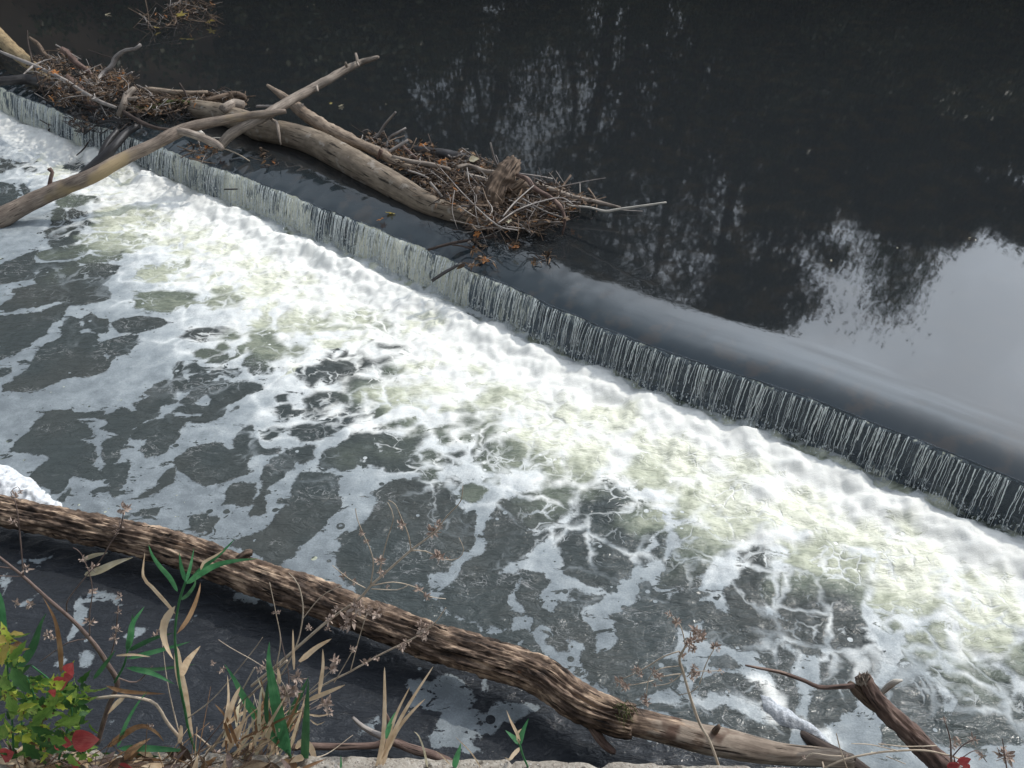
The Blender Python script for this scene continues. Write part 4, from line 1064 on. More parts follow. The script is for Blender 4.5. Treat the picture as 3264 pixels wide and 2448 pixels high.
brush('black wet twigs drooping before the curtain at left', 'A', [(560, 660, 160, 60), (640, 720, 170, 70), (760, 760, 150, 60), (520, 760, 90, 90), (1000, 740, 170, 50), (1150, 730, 110, 40), (330, 580, 120, 60), (880, 700, 100, 60), (660, 790, 120, 60, .16, .3), (760, 830, 90, 50, .16, .3)], (.20, .44), 1250, 5, .22, wood_m=('wet', 'wet', 'darktwig'))
brush('wet twigs and orange leaves snagged under the branch fork', 'A', [(1330, 940, 60, 50), (1300, 990, 70, 40), (1215, 950, 20, 60)], (.30, .44), 70, 8, .5)
brush('leafy drift of twigs wedged behind the smooth log', 'B', [(600, 540, 70, 35), (720, 590, 70, 40), (850, 590, 80, 40), (900, 680, 110, 40), (780, 660, 90, 40), (1000, 700, 110, 50), (1080, 640, 70, 40), (900, 740, 80, 40), (1050, 770, 120, 45), (960, 820, 90, 50), (1180, 680, 70, 40)], (.36, .50), 1200, 6, .5)
brush('tangled heap of roots twigs and leaves around the stump', 'B', [(1080, 840, 130, 70), (1280, 880, 160, 80), (1420, 840, 150, 70), (1500, 900, 130, 70), (1330, 960, 190, 50), (1180, 930, 120, 60), (1320, 780, 120, 45), (1600, 860, 90, 40), (1180, 770, 100, 40), (1500, 790, 120, 35), (1640, 850, 100, 30)], (.36, .56), 1300, 7, .44, L=(.06, .34))
brush('dangling wet leaves and stalks below the stump', 'B', [(1140, 1040, 40, 50), (1150, 1110, 40, 50), (1190, 1150, 30, 25), (1120, 1170, 50, 20), (1110, 980, 30, 30)], (.29, .40), 120, 9, .6, L=(.04, .12))
brush('bunch of leaves and twigs afloat at the far top edge', 'A', [(1180, 60, 110, 60), (1110, 110, 80, 30), (1030, 165, 60, 16), (1340, 120, 60, 22), (1260, 30, 140, 40), (1000, 110, 90, 30)], (.37, .50), 260, 10, .5, L=(.15, .5))
brush('small dark tuft of leaves caught on the lip beside the fork', 'A', [(1680, 975, 30, 30), (1695, 1030, 20, 40), (1740, 1040, 50, 25)], (.30, .40), 40, 11, .6)
brush('orange leaf clump drifting on the dark lip', 'B', [(1325, 1070, 22, 22), (1340, 1085, 16, 12)], (.355, .39), 20, 12, .8, L=(.03, .08))
brush('right hand leaf clump trailing green weed on the lip', 'B', [(1488, 1130, 28, 20), (1440, 1170, 30, 10)], (.34, .39), 26, 13, .7, L=(.03, .1))

# single leaves one can pick out
for c, x, y, z, s, m, lb in [('B', 450, 376, .365, .045, 'cream', 'white star shaped leaf floating alone on dark water'), ('B', 402, 362, .365, .022, 'olive', 'tiny yellow leaf floating beside the white star leaf'),
                             ('B', 706, 914, .345, .05, 'olive', 'yellow leaf sliding over the smooth lip'), ('B', 652, 946, .33, .034, 'orange', 'small rusty leaf sliding over the lip below the yellow one'),
                             ('B', 962, 648, .52, .055, 'orange', 'large orange maple leaf lying on the jam'), ('B', 868, 570, .50, .045, 'orange', 'brown curled leaf on the back edge of the jam'),
                             ('B', 1142, 1018, .42, .045, 'orange', 'bright orange leaf hanging below the stump'), ('B', 1182, 1152, .33, .045, 'orange', 'orange leaf at the curtain lip below the stump'),
                             ('A', 1352, 945, .42, .06, 'orange', 'orange leaf snagged under the branch fork'), ('A', 352, 463, .72, .045, 'orange', 'orange leaf stuck in the brush tangle'),
                             ('A', 1160, 92, .52, .10, 'olive', 'biggest pale yellow leaf on the far floating bunch'), ('A', 1345, 138, .42, .07, 'olive', 'yellow leaf at the right of the far floating bunch'),
                             ('A', 1000, 175, .40, .06, 'olive', 'yellow leaf at the lower left of the far floating bunch'), ('A', 690, 90, .37, .05, 'cream', 'pale scrap of leaf floating left of the far bunch'),
                             ('B', 1300, 955, .56, .03, 'cream', 'pale leaf scrap among the roots'), ('B', 1515, 930, .5, .04, 'redleaf', 'reddish leaf at the right of the root heap')]:
    mb = MB(); p = onz(c, x, y, z); maple(mb, p, s, int(x), 0, .5)
    tag(mb.build('fallen_leaf', M['orange' if m == 'redleaf' else m], p), lb, 'leaf')
mb = MB(); p = onz('B', 1098, 648, .53); broad(mb, p, [1, .1, .1], [0, -.5, 1], .09, .07, 0, 4)
tag(mb.build('fallen_leaf', M['cream'], p), 'clean cream oval leaf resting on the jam', 'leaf')
rn = random.Random(2)
for x, y in [(3090, 758), (2650, 830), (2860, 790), (3110, 765), (1100, 250), (1230, 330), (640, 300), (980, 20), (985, 440), (1000, 14)]:
    mb = MB(); p = onz('P', x, y, .365); maple(mb, p, rn.uniform(.007, .012), int(x), 0, .4)
    tag(mb.build('fallen_leaf', M['cream'], p), 'tiny pale leaf speck floating on the dark river', 'leaf', 'pale specks on the river')

# ------------------------------------------------------------------ the bark covered log in front
pp = [('G', -260, 150, 165, .14), ('G', -60, 205, 165, .14), ('G', 200, 262, 165, .14), ('G', 450, 315, 168, .14), ('G', 700, 372, 175, .14), ('G', 950, 432, 182, .14), ('G', 1200, 512, 195, .14), ('G', 1500, 622, 205, .14), ('G', 1750, 705, 205, .14),
      ('Q', 330, 765, 195, .15), ('Q', 700, 905, 195, .16), ('Q', 1000, 1005, 200, .17), ('Q', 1300, 1090, 195, .18), ('Q', 1470, 1160, 205, .18), ('Q', 1600, 1255, 205, .18), ('Q', 1740, 1335, 195, .18), ('Q', 1880, 1385, 182, .18), ('Q', 1930, 1398, 176, .18)]
def rows_of(pp):
    out = []
    for c, x, y, w, z in pp:
        p = onz(c, x, y, z); out.append((*p, rad(c, w * .93, p)))
    return out
def barkdisp(a, b, L, r):
    k = 4.6
    wv = .35 * pn(a * 1.2, b * 1.2, L * 2)
    rd = 1 - np.abs(pn(a * k + wv, b * k + wv, L * 1.5 + a * 0)) * 2.2
    rd2 = 1 - np.abs(pn(a * 10 + 4, b * 10, L * 8)) * 2.0
    return .013 * np.clip(rd, -.5, 1) + .007 * rd2 + .004 * pn(a * 9, b * 9, L * 40) + .008 * sst(.05, .2, fbm(a * 1.7, b * 1.7, L * 3.5, 3)) - .010
mb = MB(); tube(mb, rows_of(pp), .008, 110, .03, 11, disp=barkdisp)
lg = tag(mb.build('fallen_tree_log', M['bark'], rows_of(pp)[0][:3]), 'long fallen log with furrowed brown bark lying across the foreground', 'log')
pb = [('Q', 1870, 1385, 168, .18), ('7', 900, 1250, 256, .18), ('7', 1200, 1325, 262, .18), ('7', 1500, 1405, 272, .18), ('7', 1700, 1440, 268, .18), ('7', 1900, 1482, 245, .18), ('7', 2212, 1530, 200, .18), ('W', 1200, 995, 96, .18), ('W', 1330, 1015, 70, .18)]
mb = MB(); tube(mb, rows_of(pb), .012, 40, .04, 12, disp=lambda a, b, L, r: .006 * fbm(a * 2, b * 2, L * 2, 4))
mb.build('bare_wood', M['bare'], rows_of(pb)[0][:3], lg)['label'] = 'barkless pale grey end of the log'
stick('branch_stub', 'broken reddish stub on the underside', None, 'redbark', '7', [(520, 1290, 90), (570, 1370, 84), (620, 1440, 76), (680, 1490, 66), (712, 1512, 46)], [.14, .12, .10, .09, .08], parent=lg, seg=12, rough=.14)
stick('branch_stub', None, None, 'bare', '7', [(1600, 1330, 60), (1630, 1290, 46), (1636, 1272, 20)], [.24, .27, .28], parent=lg)
stick('branch_stub', None, None, 'bark', 'G', [(1330, 500, 60), (1380, 462, 50), (1405, 458, 36)], [.20, .24, .24], parent=lg, seg=10, rough=.2)
mb = MB(); rn = random.Random(4); p0 = onz('7', 795, 1140, .24)
for i in range(60):
    d = np.array([rn.gauss(0, .6), -.6 + rn.gauss(0, .4), rn.gauss(0, .5) - .1]); d *= rn.uniform(.02, .06) / np.linalg.norm(d)
    q = p0 + np.array([rn.gauss(0, .022), rn.gauss(0, .012), rn.gauss(.01, .008)])
    tube(mb, [(*q, .0016), (*(q + d * .6 + [0, 0, .006]), .0012), (*(q + d), .0006)], .03, 4, 0, i, rn.choice((0, 0, 1)), blunt=False)
mb.build('moss_tuft', [M['moss'], M['darktwig']], p0, lg)
mb = MB()
for k, w, z in [([(470, 582), (560, 552), (650, 512), (742, 484)], 40, .10), ([(450, 502), (520, 474), (602, 458)], 24, .10)]:
    blade(mb, [onz('G', x, y, zz) for (x, y), zz in zip(k, np.linspace(z, z + .05, len(k)))], rad('G', w, onz('G', *k[0], z)) * 2, 0, 3)
tag(mb.build('willow_leaf', M['cream'], None), 'pale yellow strap leaf stuck under the bark log', 'leaf')

# stranded sticks against the wall
b = stick('branch', 'forked brown stick lying in the water against the concrete wall', 'branch', 'redbark', 'Q', [(60, 1545, 36), (130, 1537, 40), (300, 1540, 38), (520, 1532, 38), (600, 1508, 46), (700, 1546, 48), (850, 1590, 48), (960, 1640, 44)], [.06, .06, .06, .06, .07, .06, .05, .04], rough=.12, seg=10)
stick('fork', None, None, 'grey', 'Q', [(393, 1378, 18), (450, 1430, 28), (520, 1468, 34), (605, 1502, 44)], [.14, .10, .07, .06], parent=b, seg=10)
stick('fork', None, None, 'redbark', 'Q', [(575, 1348, 10), (592, 1390, 20), (600, 1440, 30), (612, 1500, 34)], [.16, .13, .10, .07], parent=b, seg=8)
b = stick('broken_branch', 'broken dark branch with a splintered top leaning out at the right', 'branch', 'redbark', 'W', [(1900, 1140, 112), (1800, 1052, 108), (1700, 950, 104), (1600, 850, 96), (1500, 756, 86), (1420, 662, 78), (1378, 592, 66)], [.06, .12, .20, .28, .36, .44, .50], seg=40, step=.010, rough=.14, disp=lambda a, b, L, r: .006 * (1 - 2 * np.abs(pn(a * 3, b * 3, L * 5))) + .003 * fbm(a * 6, b * 6, L * 25, 3))
stick('fork', 'split orange brown prong', None, 'brown', 'W', [(1500, 770, 66), (1410, 705, 62), (1345, 650, 54), (1315, 620, 40)], [.34, .40, .46, .49], parent=b, seg=12, rough=.22)
stick('side_twig', None, None, 'redbark', 'W', [(1330, 625, 30), (1240, 632, 25), (1150, 632, 22), (1080, 601, 21), (950, 556, 19), (850, 536, 15), (772, 520, 9)], [.49, .50, .51, .53, .55, .57, .58], parent=b, seg=8, rough=.14)
mb = MB(); rn = random.Random(6)
for i in range(22):
    p = onz('W', 1378 + rn.uniform(-30, 34), 600 + rn.uniform(-14, 26), .50)
    q = onz('W', 1378 + rn.uniform(-44, 44), 556 + rn.uniform(-10, 26), .55)
    tube(mb, [(*p, .006), (*((p + q) / 2), .004), (*q, .0008)], .02, 4, .2, i)
mb.build('splinters', M['pale'], None, b)
stick('wood_splinter', 'white torn splinter leaning behind the broken branch', 'wood', 'white', 'W', [(1470, 668, 26), (1510, 632, 34), (1545, 606, 32), (1582, 598, 12)], [.34, .40, .44, .45], rough=.25)
stick('driftwood_log', 'dark drowned log topped with bright foam near the wall', 'log', 'darktwig', 'W', [(900, 770, 6), (1000, 838, 36), (1080, 892, 62), (1160, 945, 78), (1280, 1010, 88), (1400, 1090, 90)], [-.12, -.06, -.01, .01, .02, .03], seg=14)
# ------------------------------------------------------------------ wall, ground, banks
def wall_edge(x):                            # river side edge of the wall top at 1.7 m
    a, b = onz('P', 788, 2391, 1.7), onz('P', 2295, 2429, 1.7)
    t = (x - a[0]) / (b[0] - a[0]); return a[1] + (b[1] - a[1]) * t
xs = np.concatenate([np.linspace(-14, -1.7, 40), np.arange(-1.6, 1.6, .008), np.linspace(1.7, 14, 40)])
prof = [(-.30, -.9), (-.30, 0), (-.15, .003), (-.06, 0.0), (-.030, 0), (-.014, -.001), (-.004, -.007), (.002, -.02), (.003, -.05), (.002, -.10), (.0, -.3), (.0, -2.6), (-.30, -2.6)]
V = []; f = []
for x in xs:
    e = wall_edge(x)
    for j, (u, z) in enumerate(prof):
        chip = max(0, float(fbm(x * 9, 4.2, 0, 3)) - .15) if 3 < j < 9 else 0
        n1 = float(fbm(x * 30, u * 30, z * 30, 3)) if 1 < j < 11 else 0
        V.append((x, e + u + .003 * n1 - chip * .022 * (j > 4), 1.7 + z + .0022 * n1 - chip * .016 * (j in (4, 5, 6, 7)) - (.012 if abs(x - .0) < .004 and 3 < j < 9 else 0)))
n = len(prof)
for i in range(len(xs) - 1):
    for j in range(n):
        j2 = (j + 1) % n; f.append((i * n + j, (i + 1) * n + j, (i + 1) * n + j2, i * n + j2))
mb = MB(); mb.add(V, f)
tag(mb.build('retaining_wall', M['concrete'], (0, .85, 1.7)), 'rough weathered concrete wall top along the bottom edge', 'wall')

gx = np.concatenate([np.linspace(-400, -45, 18), np.linspace(-44, 44, 89), np.linspace(45, 400, 18)])
gy = np.concatenate([np.linspace(-400, -10, 14), np.linspace(-9, .5, 20), [.62, .66, .9], np.linspace(1.2, 60, 60), np.linspace(66, 400, 16)])
GX, GY = np.meshgrid(gx, gy)
dist = np.hypot(GX, GY)
near_bank = GY < .64
fb = sst(18.5, 22.5, dist + 1.2 * pn(GX * .3, GY * .3, 1.))
GZ = np.where(near_bank, 1.655 + .02 * pn(GX * 3, GY * 3), -1.0 + fb * (2.0 + .5 * pn(GX * .2, GY * .2) + .05 * np.clip(dist - 22, 0, 60)))
GZ = np.where(~near_bank & (GY < 1), -1.0, GZ)
# the river runs away to the upper right
RS, RW = sw(GX, GY)
tag(grid_obj('ground', GX, GY, GZ, None, M['soil']), kind='structure')

# ------------------------------------------------------------------ far trees, seen as their mirror image
def make_tree(seed, h, crown_r, leaves, leaf, low=.3, dens=1.0, spread=1.0):
    """trunk with limbs and a crown of leaf clumps; returns (trunk mesh object, crown mesh object) at the origin"""
    rn = random.Random(seed); mb = MB(); tips = []
    pts = [(0, 0, -.6, h * .022), (rn.uniform(-.2, .2), rn.uniform(-.2, .2), h * .3, h * .017), (rn.uniform(-.5, .5), rn.uniform(-.5, .5), h * .65, h * .010), (rn.uniform(-.6, .6), rn.uniform(-.6, .6), h * .95, h * .003)]
    tube(mb, pts, .5, 8, .08, seed); sp = spline(pts, .3)
    for i in range(int(26 * dens)):
        k = sp[int(len(sp) * (low + (.97 - low) * rn.random()))]
        a = rn.uniform(0, 6.283); fr = (k[2] / h - low) / (1 - low)
        L = crown_r * (1 - .75 * max(0, fr) ** 1.5) * rn.uniform(.55, 1.1)
        q = np.array([k[0] + math.cos(a) * L, k[1] + math.sin(a) * L, k[2] + L * rn.uniform(.1, .7)])
        m_ = (k[:3] + q) / 2 + np.array([rn.gauss(0, .15), rn.gauss(0, .15), L * .12])
        tube(mb, [(*k[:3], max(.012, k[3] * .45)), (*m_, .022), (*q, .006)], .4, 5, .1, i)
        for t in np.linspace(.35, 1.05, 6):
            c = k[:3] * (1 - t) + q * t + np.array([rn.gauss(0, .35), rn.gauss(0, .35), rn.gauss(0, .3)])
            tips.append((c, rn.uniform(.3, .75)))
    tr = mb.build('trunk', M['darktwig'], (0, 0, 0))
    rs = np.random.RandomState(seed); cid = rs.randint(0, len(tips), leaves)
    C = np.array([t[0] for t in tips])[cid]; S = np.array([t[1] for t in tips])[cid]
    C = C + rs.normal(size=(leaves, 3)) * S[:, None] * spread * np.array([.55, .55, .42])
    u = rs.normal(size=(leaves, 3)); u /= np.linalg.norm(u, axis=1)[:, None]
    v = np.cross(u, rs.normal(size=(leaves, 3))); v /= np.linalg.norm(v, axis=1)[:, None]
    sz = leaf * rs.uniform(.6, 1.3, leaves)[:, None]
    V = np.stack([C - u * sz, C - v * sz * .55, C + u * sz, C + v * sz * .55], 1).reshape(-1, 3)
    me = bpy.data.meshes.new('crown')
    me.vertices.add(len(V)); me.vertices.foreach_set('co', V.astype(np.float32).ravel())
    me.loops.add(len(V)); me.loops.foreach_set('vertex_index', np.arange(len(V), dtype=np.int32))
    me.polygons.add(leaves); me.polygons.foreach_set('loop_start', np.arange(0, len(V), 4, dtype=np.int32)); me.polygons.foreach_set('loop_total', np.full(leaves, 4, dtype=np.int32))
    me.update(calc_edges=True); me.materials.append(M['tree'])
    cr = bpy.data.objects.new('crown', me); COL.objects.link(cr)
    return tr, cr
def mirror(px, py, D):                       # place that shows at photo pixel (px, py) by reflection in the river, D away
    d = ray('P', px, py); hh = math.hypot(d[0], d[1])
    return np.array([d[0] / hh * D, d[1] / hh * D, 2 * ZU - H - d[2] / hh * D])
kinds = {'lacy': make_tree(25, 10, 2.6, 6300, .085, .2, 1.5, 1.5), 'open': make_tree(21, 10, 2.6, 19000, .080, .25, 1.0), 'full': make_tree(22, 10, 2.9, 30000, .10, .12, 1.6), 'thin': make_tree(23, 10, 2.3, 8500, .075, .35, .8), 'bush': make_tree(24, 4, 2.6, 16000, .10, .02, 1.5)}
heights = {'lacy': 9.6, 'open': 9.6, 'full': 9.8, 'thin': 9.5, 'bush': 4.4}
used = set(); rt = random.Random(9)
LBL = {'lacy': 'light crowned tree with small even gaps on the far bank', 'open': 'leafy tree with gaps in its crown on the far bank', 'full': 'dense full crowned tree on the far bank', 'thin': 'slender sparse tree leaning on the far bank', 'bush': 'dark bank side bush at the foot of the far trees'}
def plant(kind, px, py, D, wide=1.0, lean=(0, 0)):
    top = mirror(px, py, D); g = .9
    k = (top[2] - g) / heights[kind]
    root = empty({'bush': 'bush'}.get(kind, 'tree'), (top[0], top[1], g))
    for src, nm in zip(kinds[kind], ('trunk', 'crown')):
        if kind not in used: o = src
        else: o = src.copy(); COL.objects.link(o)
        o.parent = root; o.location = (0, 0, 0)
    used.add(kind)
    root.scale = (k * wide, k * wide, k); root.rotation_euler = (R(lean[0]), R(lean[1]), rt.uniform(0, 6.28))
    tag(root, LBL[kind], 'bush' if kind == 'bush' else 'tree', {'bush': 'bushes on the far bank'}.get(kind, kind + ' trees on the far bank'))
for a in [('full', -500, 700, 21), ('full', -120, 820, 21), ('full', 250, 900, 22), ('full', 560, 1000, 23), ('full', 900, 960, 24), ('full', 1180, 900, 23),
          ('full', 1060, 620, 27, 1.2), ('lacy', 1330, 900, 24), ('thin', 1560, 760, 26, .9, (0, 7)), ('thin', 1640, 900, 25, .8, (0, 7)), ('lacy', 1500, 560, 28, 1.1), ('lacy', 1960, 980, 24), ('thin', 1880, 900, 26, .9, (0, 5)), ('lacy', 2120, 1040, 26), ('lacy', 2290, 1060, 24),
          ('open', 2400, 1085, 24, .85), ('lacy', 1800, 600, 28, 1.0), ('lacy', 2060, 640, 28, 1.1), ('lacy', 2250, 760, 28, 1.0), ('full', 2630, 600, 25, .8), ('full', 2480, 740, 27, .9), ('full', 2590, 730, 29, 1.2), ('full', 2760, 740, 28, 1.2),
          ('lacy', 2800, 1015, 24, .5), ('lacy', 2850, 990, 24.5, .5), ('lacy', 2800, 900, 26, .6), ('full', 2900, 770, 26, 1.0), ('full', 3050, 790, 26), ('full', 3220, 790, 26), ('full', 3420, 800, 26), ('full', 3700, 850, 26), ('full', 4100, 850, 26)]:
    plant(*a)
for px in range(-700, 4400, 210):
    plant('bush', px + rt.uniform(-60, 60), (330 if (px < 1350 or px > 2350) else 175) + rt.uniform(-60, 60), rt.uniform(20.5, 22.5), rt.uniform(.9, 1.3))
# brown wall on the far bank whose reflection darkens to brown at the upper left
a, b = mirror(-700, 330, 21), mirror(715, 330, 19.5)
dx = (b - a)[:2]; nn = np.array([-dx[1], dx[0]]); nn /= np.linalg.norm(nn)
mb = MB(); V = []
for p in (a, b):
    for o_, z in ((0, -.5), (0, b[2]), (.5, b[2]), (.5, -.5)): V.append((p[0] + nn[0] * o_, p[1] + nn[1] * o_, z))
mb.add(V, [(0, 1, 5, 4), (1, 2, 6, 5), (2, 3, 7, 6), (3, 0, 4, 7), (0, 3, 2, 1), (4, 5, 6, 7)])
tag(mb.build('bank_wall', M['bankwall'], smooth=False), 'plain brown wall on the far bank mirrored at the upper left', 'wall')

# ------------------------------------------------------------------ weeds on the wall
def yrow(c, pts, Y, wfix=None):
    """(x, y[, w]) on upright plane(s) Y -> x y z r"""
    n = len(pts); out = []
    Ys = np.interp(np.linspace(0, 1, n), [0, 1], Y if isinstance(Y, (tuple, list)) else (Y, Y))
    for q, yy in zip(pts, Ys):
        p = ony(c, q[0], q[1], float(yy)); out.append((*p, rad(c, q[2] if len(q) > 2 else wfix, p)))
    return out
def leafpart(name, parent, c, pts, w, Y, mat, seed, prof=None, label=None):
    rows = yrow(c, pts, Y, w); mb = MB()
    blade(mb, [r[:3] for r in rows], 2 * rows[0][3], 0, seed, .3, .01, prof)
    o = mb.build(name, M[mat], rows[0][:3], parent)
    if label: o['label'] = label
    return o
def stempart(parent, c, pts, Y, mat, seed=0, name='stem'):
    rows = yrow(c, pts, Y); mb = MB(); tube(mb, rows, .012, 7, .06, seed)
    return mb.build(name, M[mat], rows[0][:3], parent)
def straw(t): return min(1, .35 + t * 3) * (1 - t) ** .45

# tall reed with green top and dry sheaths
Y0 = 1.06
r = tag(empty('reed', ony('G', 1130, 1659, Y0)), 'tall reed with green top leaves and dry tan lower leaves', 'reed')
stempart(r, 'G', [(1130, 1659, 13), (1060, 1480, 14), (1030, 1330, 15), (1000, 1180, 16), (980, 1000, 15), (976, 900, 13), (990, 780, 13), (1008, 700, 15), (1037, 615, 13)], Y0, 'green')
for i, (pts, w, m) in enumerate([([(990, 675), (950, 600), (890, 530), (850, 470), (828, 412)], 26, 'green'), ([(1036, 625), (1012, 540), (1000, 455)], 22, 'green'), ([(1040, 622), (1065, 530), (1083, 430)], 22, 'green'),
                                 ([(1040, 632), (1110, 580), (1200, 530), (1300, 505), (1440, 490)], 34, 'green'), ([(1050, 622), (1130, 540), (1220, 470), (1272, 420), (1312, 378)], 24, 'green'), ([(1010, 720), (1050, 690), (1085, 640), (1090, 600)], 20, 'dkgreen'),
                                 ([(978, 800), (930, 740), (850, 650), (800, 590), (808, 455)], 20, 'tan'), ([(985, 912), (1040, 840), (1080, 760), (1110, 670), (1118, 625)], 26, 'rust'), ([(978, 755), (920, 840), (910, 920), (935, 1000), (968, 1055)], 42, 'tan'),
                                 ([(985, 980), (1000, 1120), (1030, 1250), (1058, 1400), (1080, 1500)], 46, 'tan'), ([(1012, 1145), (1045, 1065), (1118, 978)], 38, 'tan'), ([(1120, 560), (1135, 515), (1210, 470), (1250, 440)], 16, 'tan')]):
    leafpart('leaf', r, 'G', pts, w, (Y0, Y0 + .05 * ((i * 7) % 5 - 2)), m, i, None, 'dry tan leaf' if m == 'tan' else ('rust brown leaf' if m == 'rust' else None))
# broad green blades at the wall
r = tag(empty('reed', ony('G', 1612, 1600, 1.0)), 'young reed of four broad green blades rising beside the dry tangle', 'reed')
stempart(r, 'G', [(1650, 1665, 14), (1625, 1610, 16), (1605, 1560, 18)], 1.0, 'green')
for i, (pts, w, m) in enumerate([([(1612, 1585), (1560, 1380), (1520, 1180), (1500, 1060), (1503, 955)], 66, 'green'), ([(1605, 1570), (1490, 1440), (1385, 1305), (1305, 1160), (1253, 1080)], 48, 'green'), ([(1585, 1530), (1605, 1420), (1655, 1290), (1722, 1150)], 48, 'dkgreen'), ([(1490, 1420), (1488, 1280), (1502, 1140)], 28, 'dkgreen')]):
    leafpart('leaf', r, 'G', pts, w, (1.0, 1.03 + .03 * (i % 3)), m, 20 + i)
singles = [('G', [(1698, 1665), (1705, 1500), (1715, 1300), (1722, 1165)], 44, 1.0, 'dkgreen', 'dark upright blade standing right of the broad green reed'),
           ('G', [(342, 1130), (335, 1000), (310, 850), (270, 760), (238, 705)], 26, 1.05, 'rust', 'brown curled blade hanging above the leafy plant'),
           ('G', [(110, 1100), (180, 985), (222, 860), (258, 795)], 46, 1.02, 'dkgreen', 'dark green pointed blade behind the leafy plant'),
           ('G', [(-30, 640), (0, 750), (22, 850), (44, 915)], 46, 1.04, 'green', 'green blade cut by the left edge'),
           ('G', [(520, 1165), (575, 1095), (645, 1000)], 24, 1.06, 'dkgreen', 'short olive blade beside the brown stalk'),
           ('G', [(655, 1545), (700, 1420), (760, 1310), (822, 1232)], 20, 1.03, 'green', 'narrow green blade leaning up from the leafy plant'),
           ('G', [(650, 1032), (750, 1027), (842, 1040)], 16, 1.06, 'tan', 'level straw fragment among the fan of green leaves'),
           ('G', [(600, 1545), (680, 1480), (760, 1432), (820, 1428), (880, 1468), (914, 1512)], 34, 1.03, 'rust', 'brown blade arching over beside the reed foot'),
           ('G', [(660, 1550), (800, 1548), (950, 1555), (1070, 1566)], 36, 1.0, 'green', 'long green blade lying level along the wall'),
           ('G', [(720, 1582), (850, 1600), (985, 1622)], 30, 1.0, 'dkgreen', 'lower green blade lying along the wall'),
           ('G', [(590, 1200), (700, 1232), (925, 1246)], 22, 1.07, 'rust', 'level rusty blade right of the brown stalk'),
           ('G', [(1250, 1440), (1300, 1290), (1340, 1205)], 40, 1.02, 'tan', 'wide tan blade at the left of the dry tangle'),
           ('Q', [(958, 1665), (975, 1590), (996, 1518)], 34, .98, 'green', 'lone short green blade on the middle of the wall'),
           ('Q', [(1112, 1665), (1050, 1570), (964, 1484)], 9, .98, 'tan', 'thin straw leaning left on the wall beside the green blade'),
           ('Q', [(812, 1665), (790, 1560), (760, 1480), (733, 1456)], 14, .98, 'cream', 'pale hooked straw on the wall right of the dry tuft'),
           ('Q', [(935, 1640), (890, 1590), (850, 1562)], 8, .98, 'tan', 'faint thin straw between hooked straw and green blade'),
           ('Q', [(325, 1665), (328, 1630), (326, 1590)], 14, .97, 'green', 'tiny green blade on the wall left of the dry tuft')]
for i, (c, pts, w, Y, m, lb) in enumerate(singles):
    rows = yrow(c, pts, Y, w); mb = MB(); blade(mb, [q[:3] for q in rows], 2 * rows[0][3], 0, 40 + i, .3, .01, straw if m in ('tan', 'cream') else None)
    tag(mb.build('grass', M[m], rows[0][:3]), lb, 'grass')
# fan of thin green leaves at mid left
r = tag(empty('reed', ony('G', 690, 1110, 1.08)), 'small spreading reed with a fan of thin level green leaves', 'reed')
stempart(r, 'G', [(640, 1180, 14), (690, 1090, 12), (712, 1000, 10)], 1.08, 'green')
for i, (pts, w) in enumerate([([(710, 1003), (728, 920), (742, 850), (806, 758)], 34), ([(715, 1005), (850, 940), (970, 905)], 26), ([(712, 1050), (900, 1000), (1064, 953)], 26), ([(700, 1100), (850, 1110), (1092, 1080)], 22), ([(712, 1098), (850, 1132), (975, 1192)], 28), ([(712, 1000), (735, 900), (738, 800)], 30)]):
    leafpart('leaf', r, 'G', pts, w, (1.08, 1.05 + .03 * (i % 4)), 'green' if i % 2 == 0 else 'dkgreen', 60 + i)
# tan bent stem
r = tag(empty('dry_stem', ony('G', 1000, 1490, 1.03)), 'bent tan stem arching over the water left of the reed', 'stalk')
stempart(r, 'G', [(1010, 1500, 18), (930, 1400, 18), (890, 1330, 17), (840, 1285, 17), (700, 1258, 16), (600, 1262, 18), (540, 1270, 14)], 1.03, 'stalk')
leafpart('leaf', r, 'G', [(700, 1260), (650, 1300), (600, 1360)], 26, 1.03, 'tan', 3)
# dry tuft and sprout
r = tag(empty('grass_tuft', ony('Q', 545, 1659, .98)), 'dry tan grass tuft with one green blade on the wall', 'grass')
for i, (pts, w, m) in enumerate([([(520, 1665), (558, 1520), (570, 1350), (570, 1095)], 30, 'tan'), ([(560, 1645), (590, 1500), (640, 1350), (712, 1205)], 22, 'tan'), ([(555, 1610), (640, 1420), (720, 1280), (842, 1092)], 24, 'tan'), ([(565, 1600), (640, 1450), (720, 1350), (798, 1272)], 32, 'tan'), ([(580, 1495), (600, 1420), (642, 1335)], 34, 'green'), ([(545, 1665), (580, 1560), (620, 1450)], 40, 'tan')]):
    leafpart('blade', r, 'Q', pts, w, (.98, 1.03), m, 80 + i, straw, 'green blade' if m == 'green' else None)
r = tag(empty('reed', ony('Q', 1345, 1659, .98)), 'small sprout with green and tan leaves on the wall below the log', 'reed')
stempart(r, 'Q', [(1375, 1665, 11), (1342, 1590, 12), (1325, 1530, 12)], .98, 'green')
for i, (pts, w, m) in enumerate([([(1330, 1510), (1290, 1430), (1270, 1390), (1250, 1335)], 18, 'tan'), ([(1330, 1535), (1290, 1492), (1243, 1448)], 32, 'green'), ([(1320, 1540), (1340, 1460), (1374, 1382)], 28, 'green'), ([(1330, 1540), (1288, 1585), (1268, 1612), (1240, 1600)], 24, 'tan'), ([(1325, 1530), (1310, 1470), (1335, 1440)], 20, 'tan')]):
    leafpart('leaf', r, 'Q', pts, w, (.98, 1.0), m, 90 + i, None, 'dry tan leaf' if m == 'tan' else None)

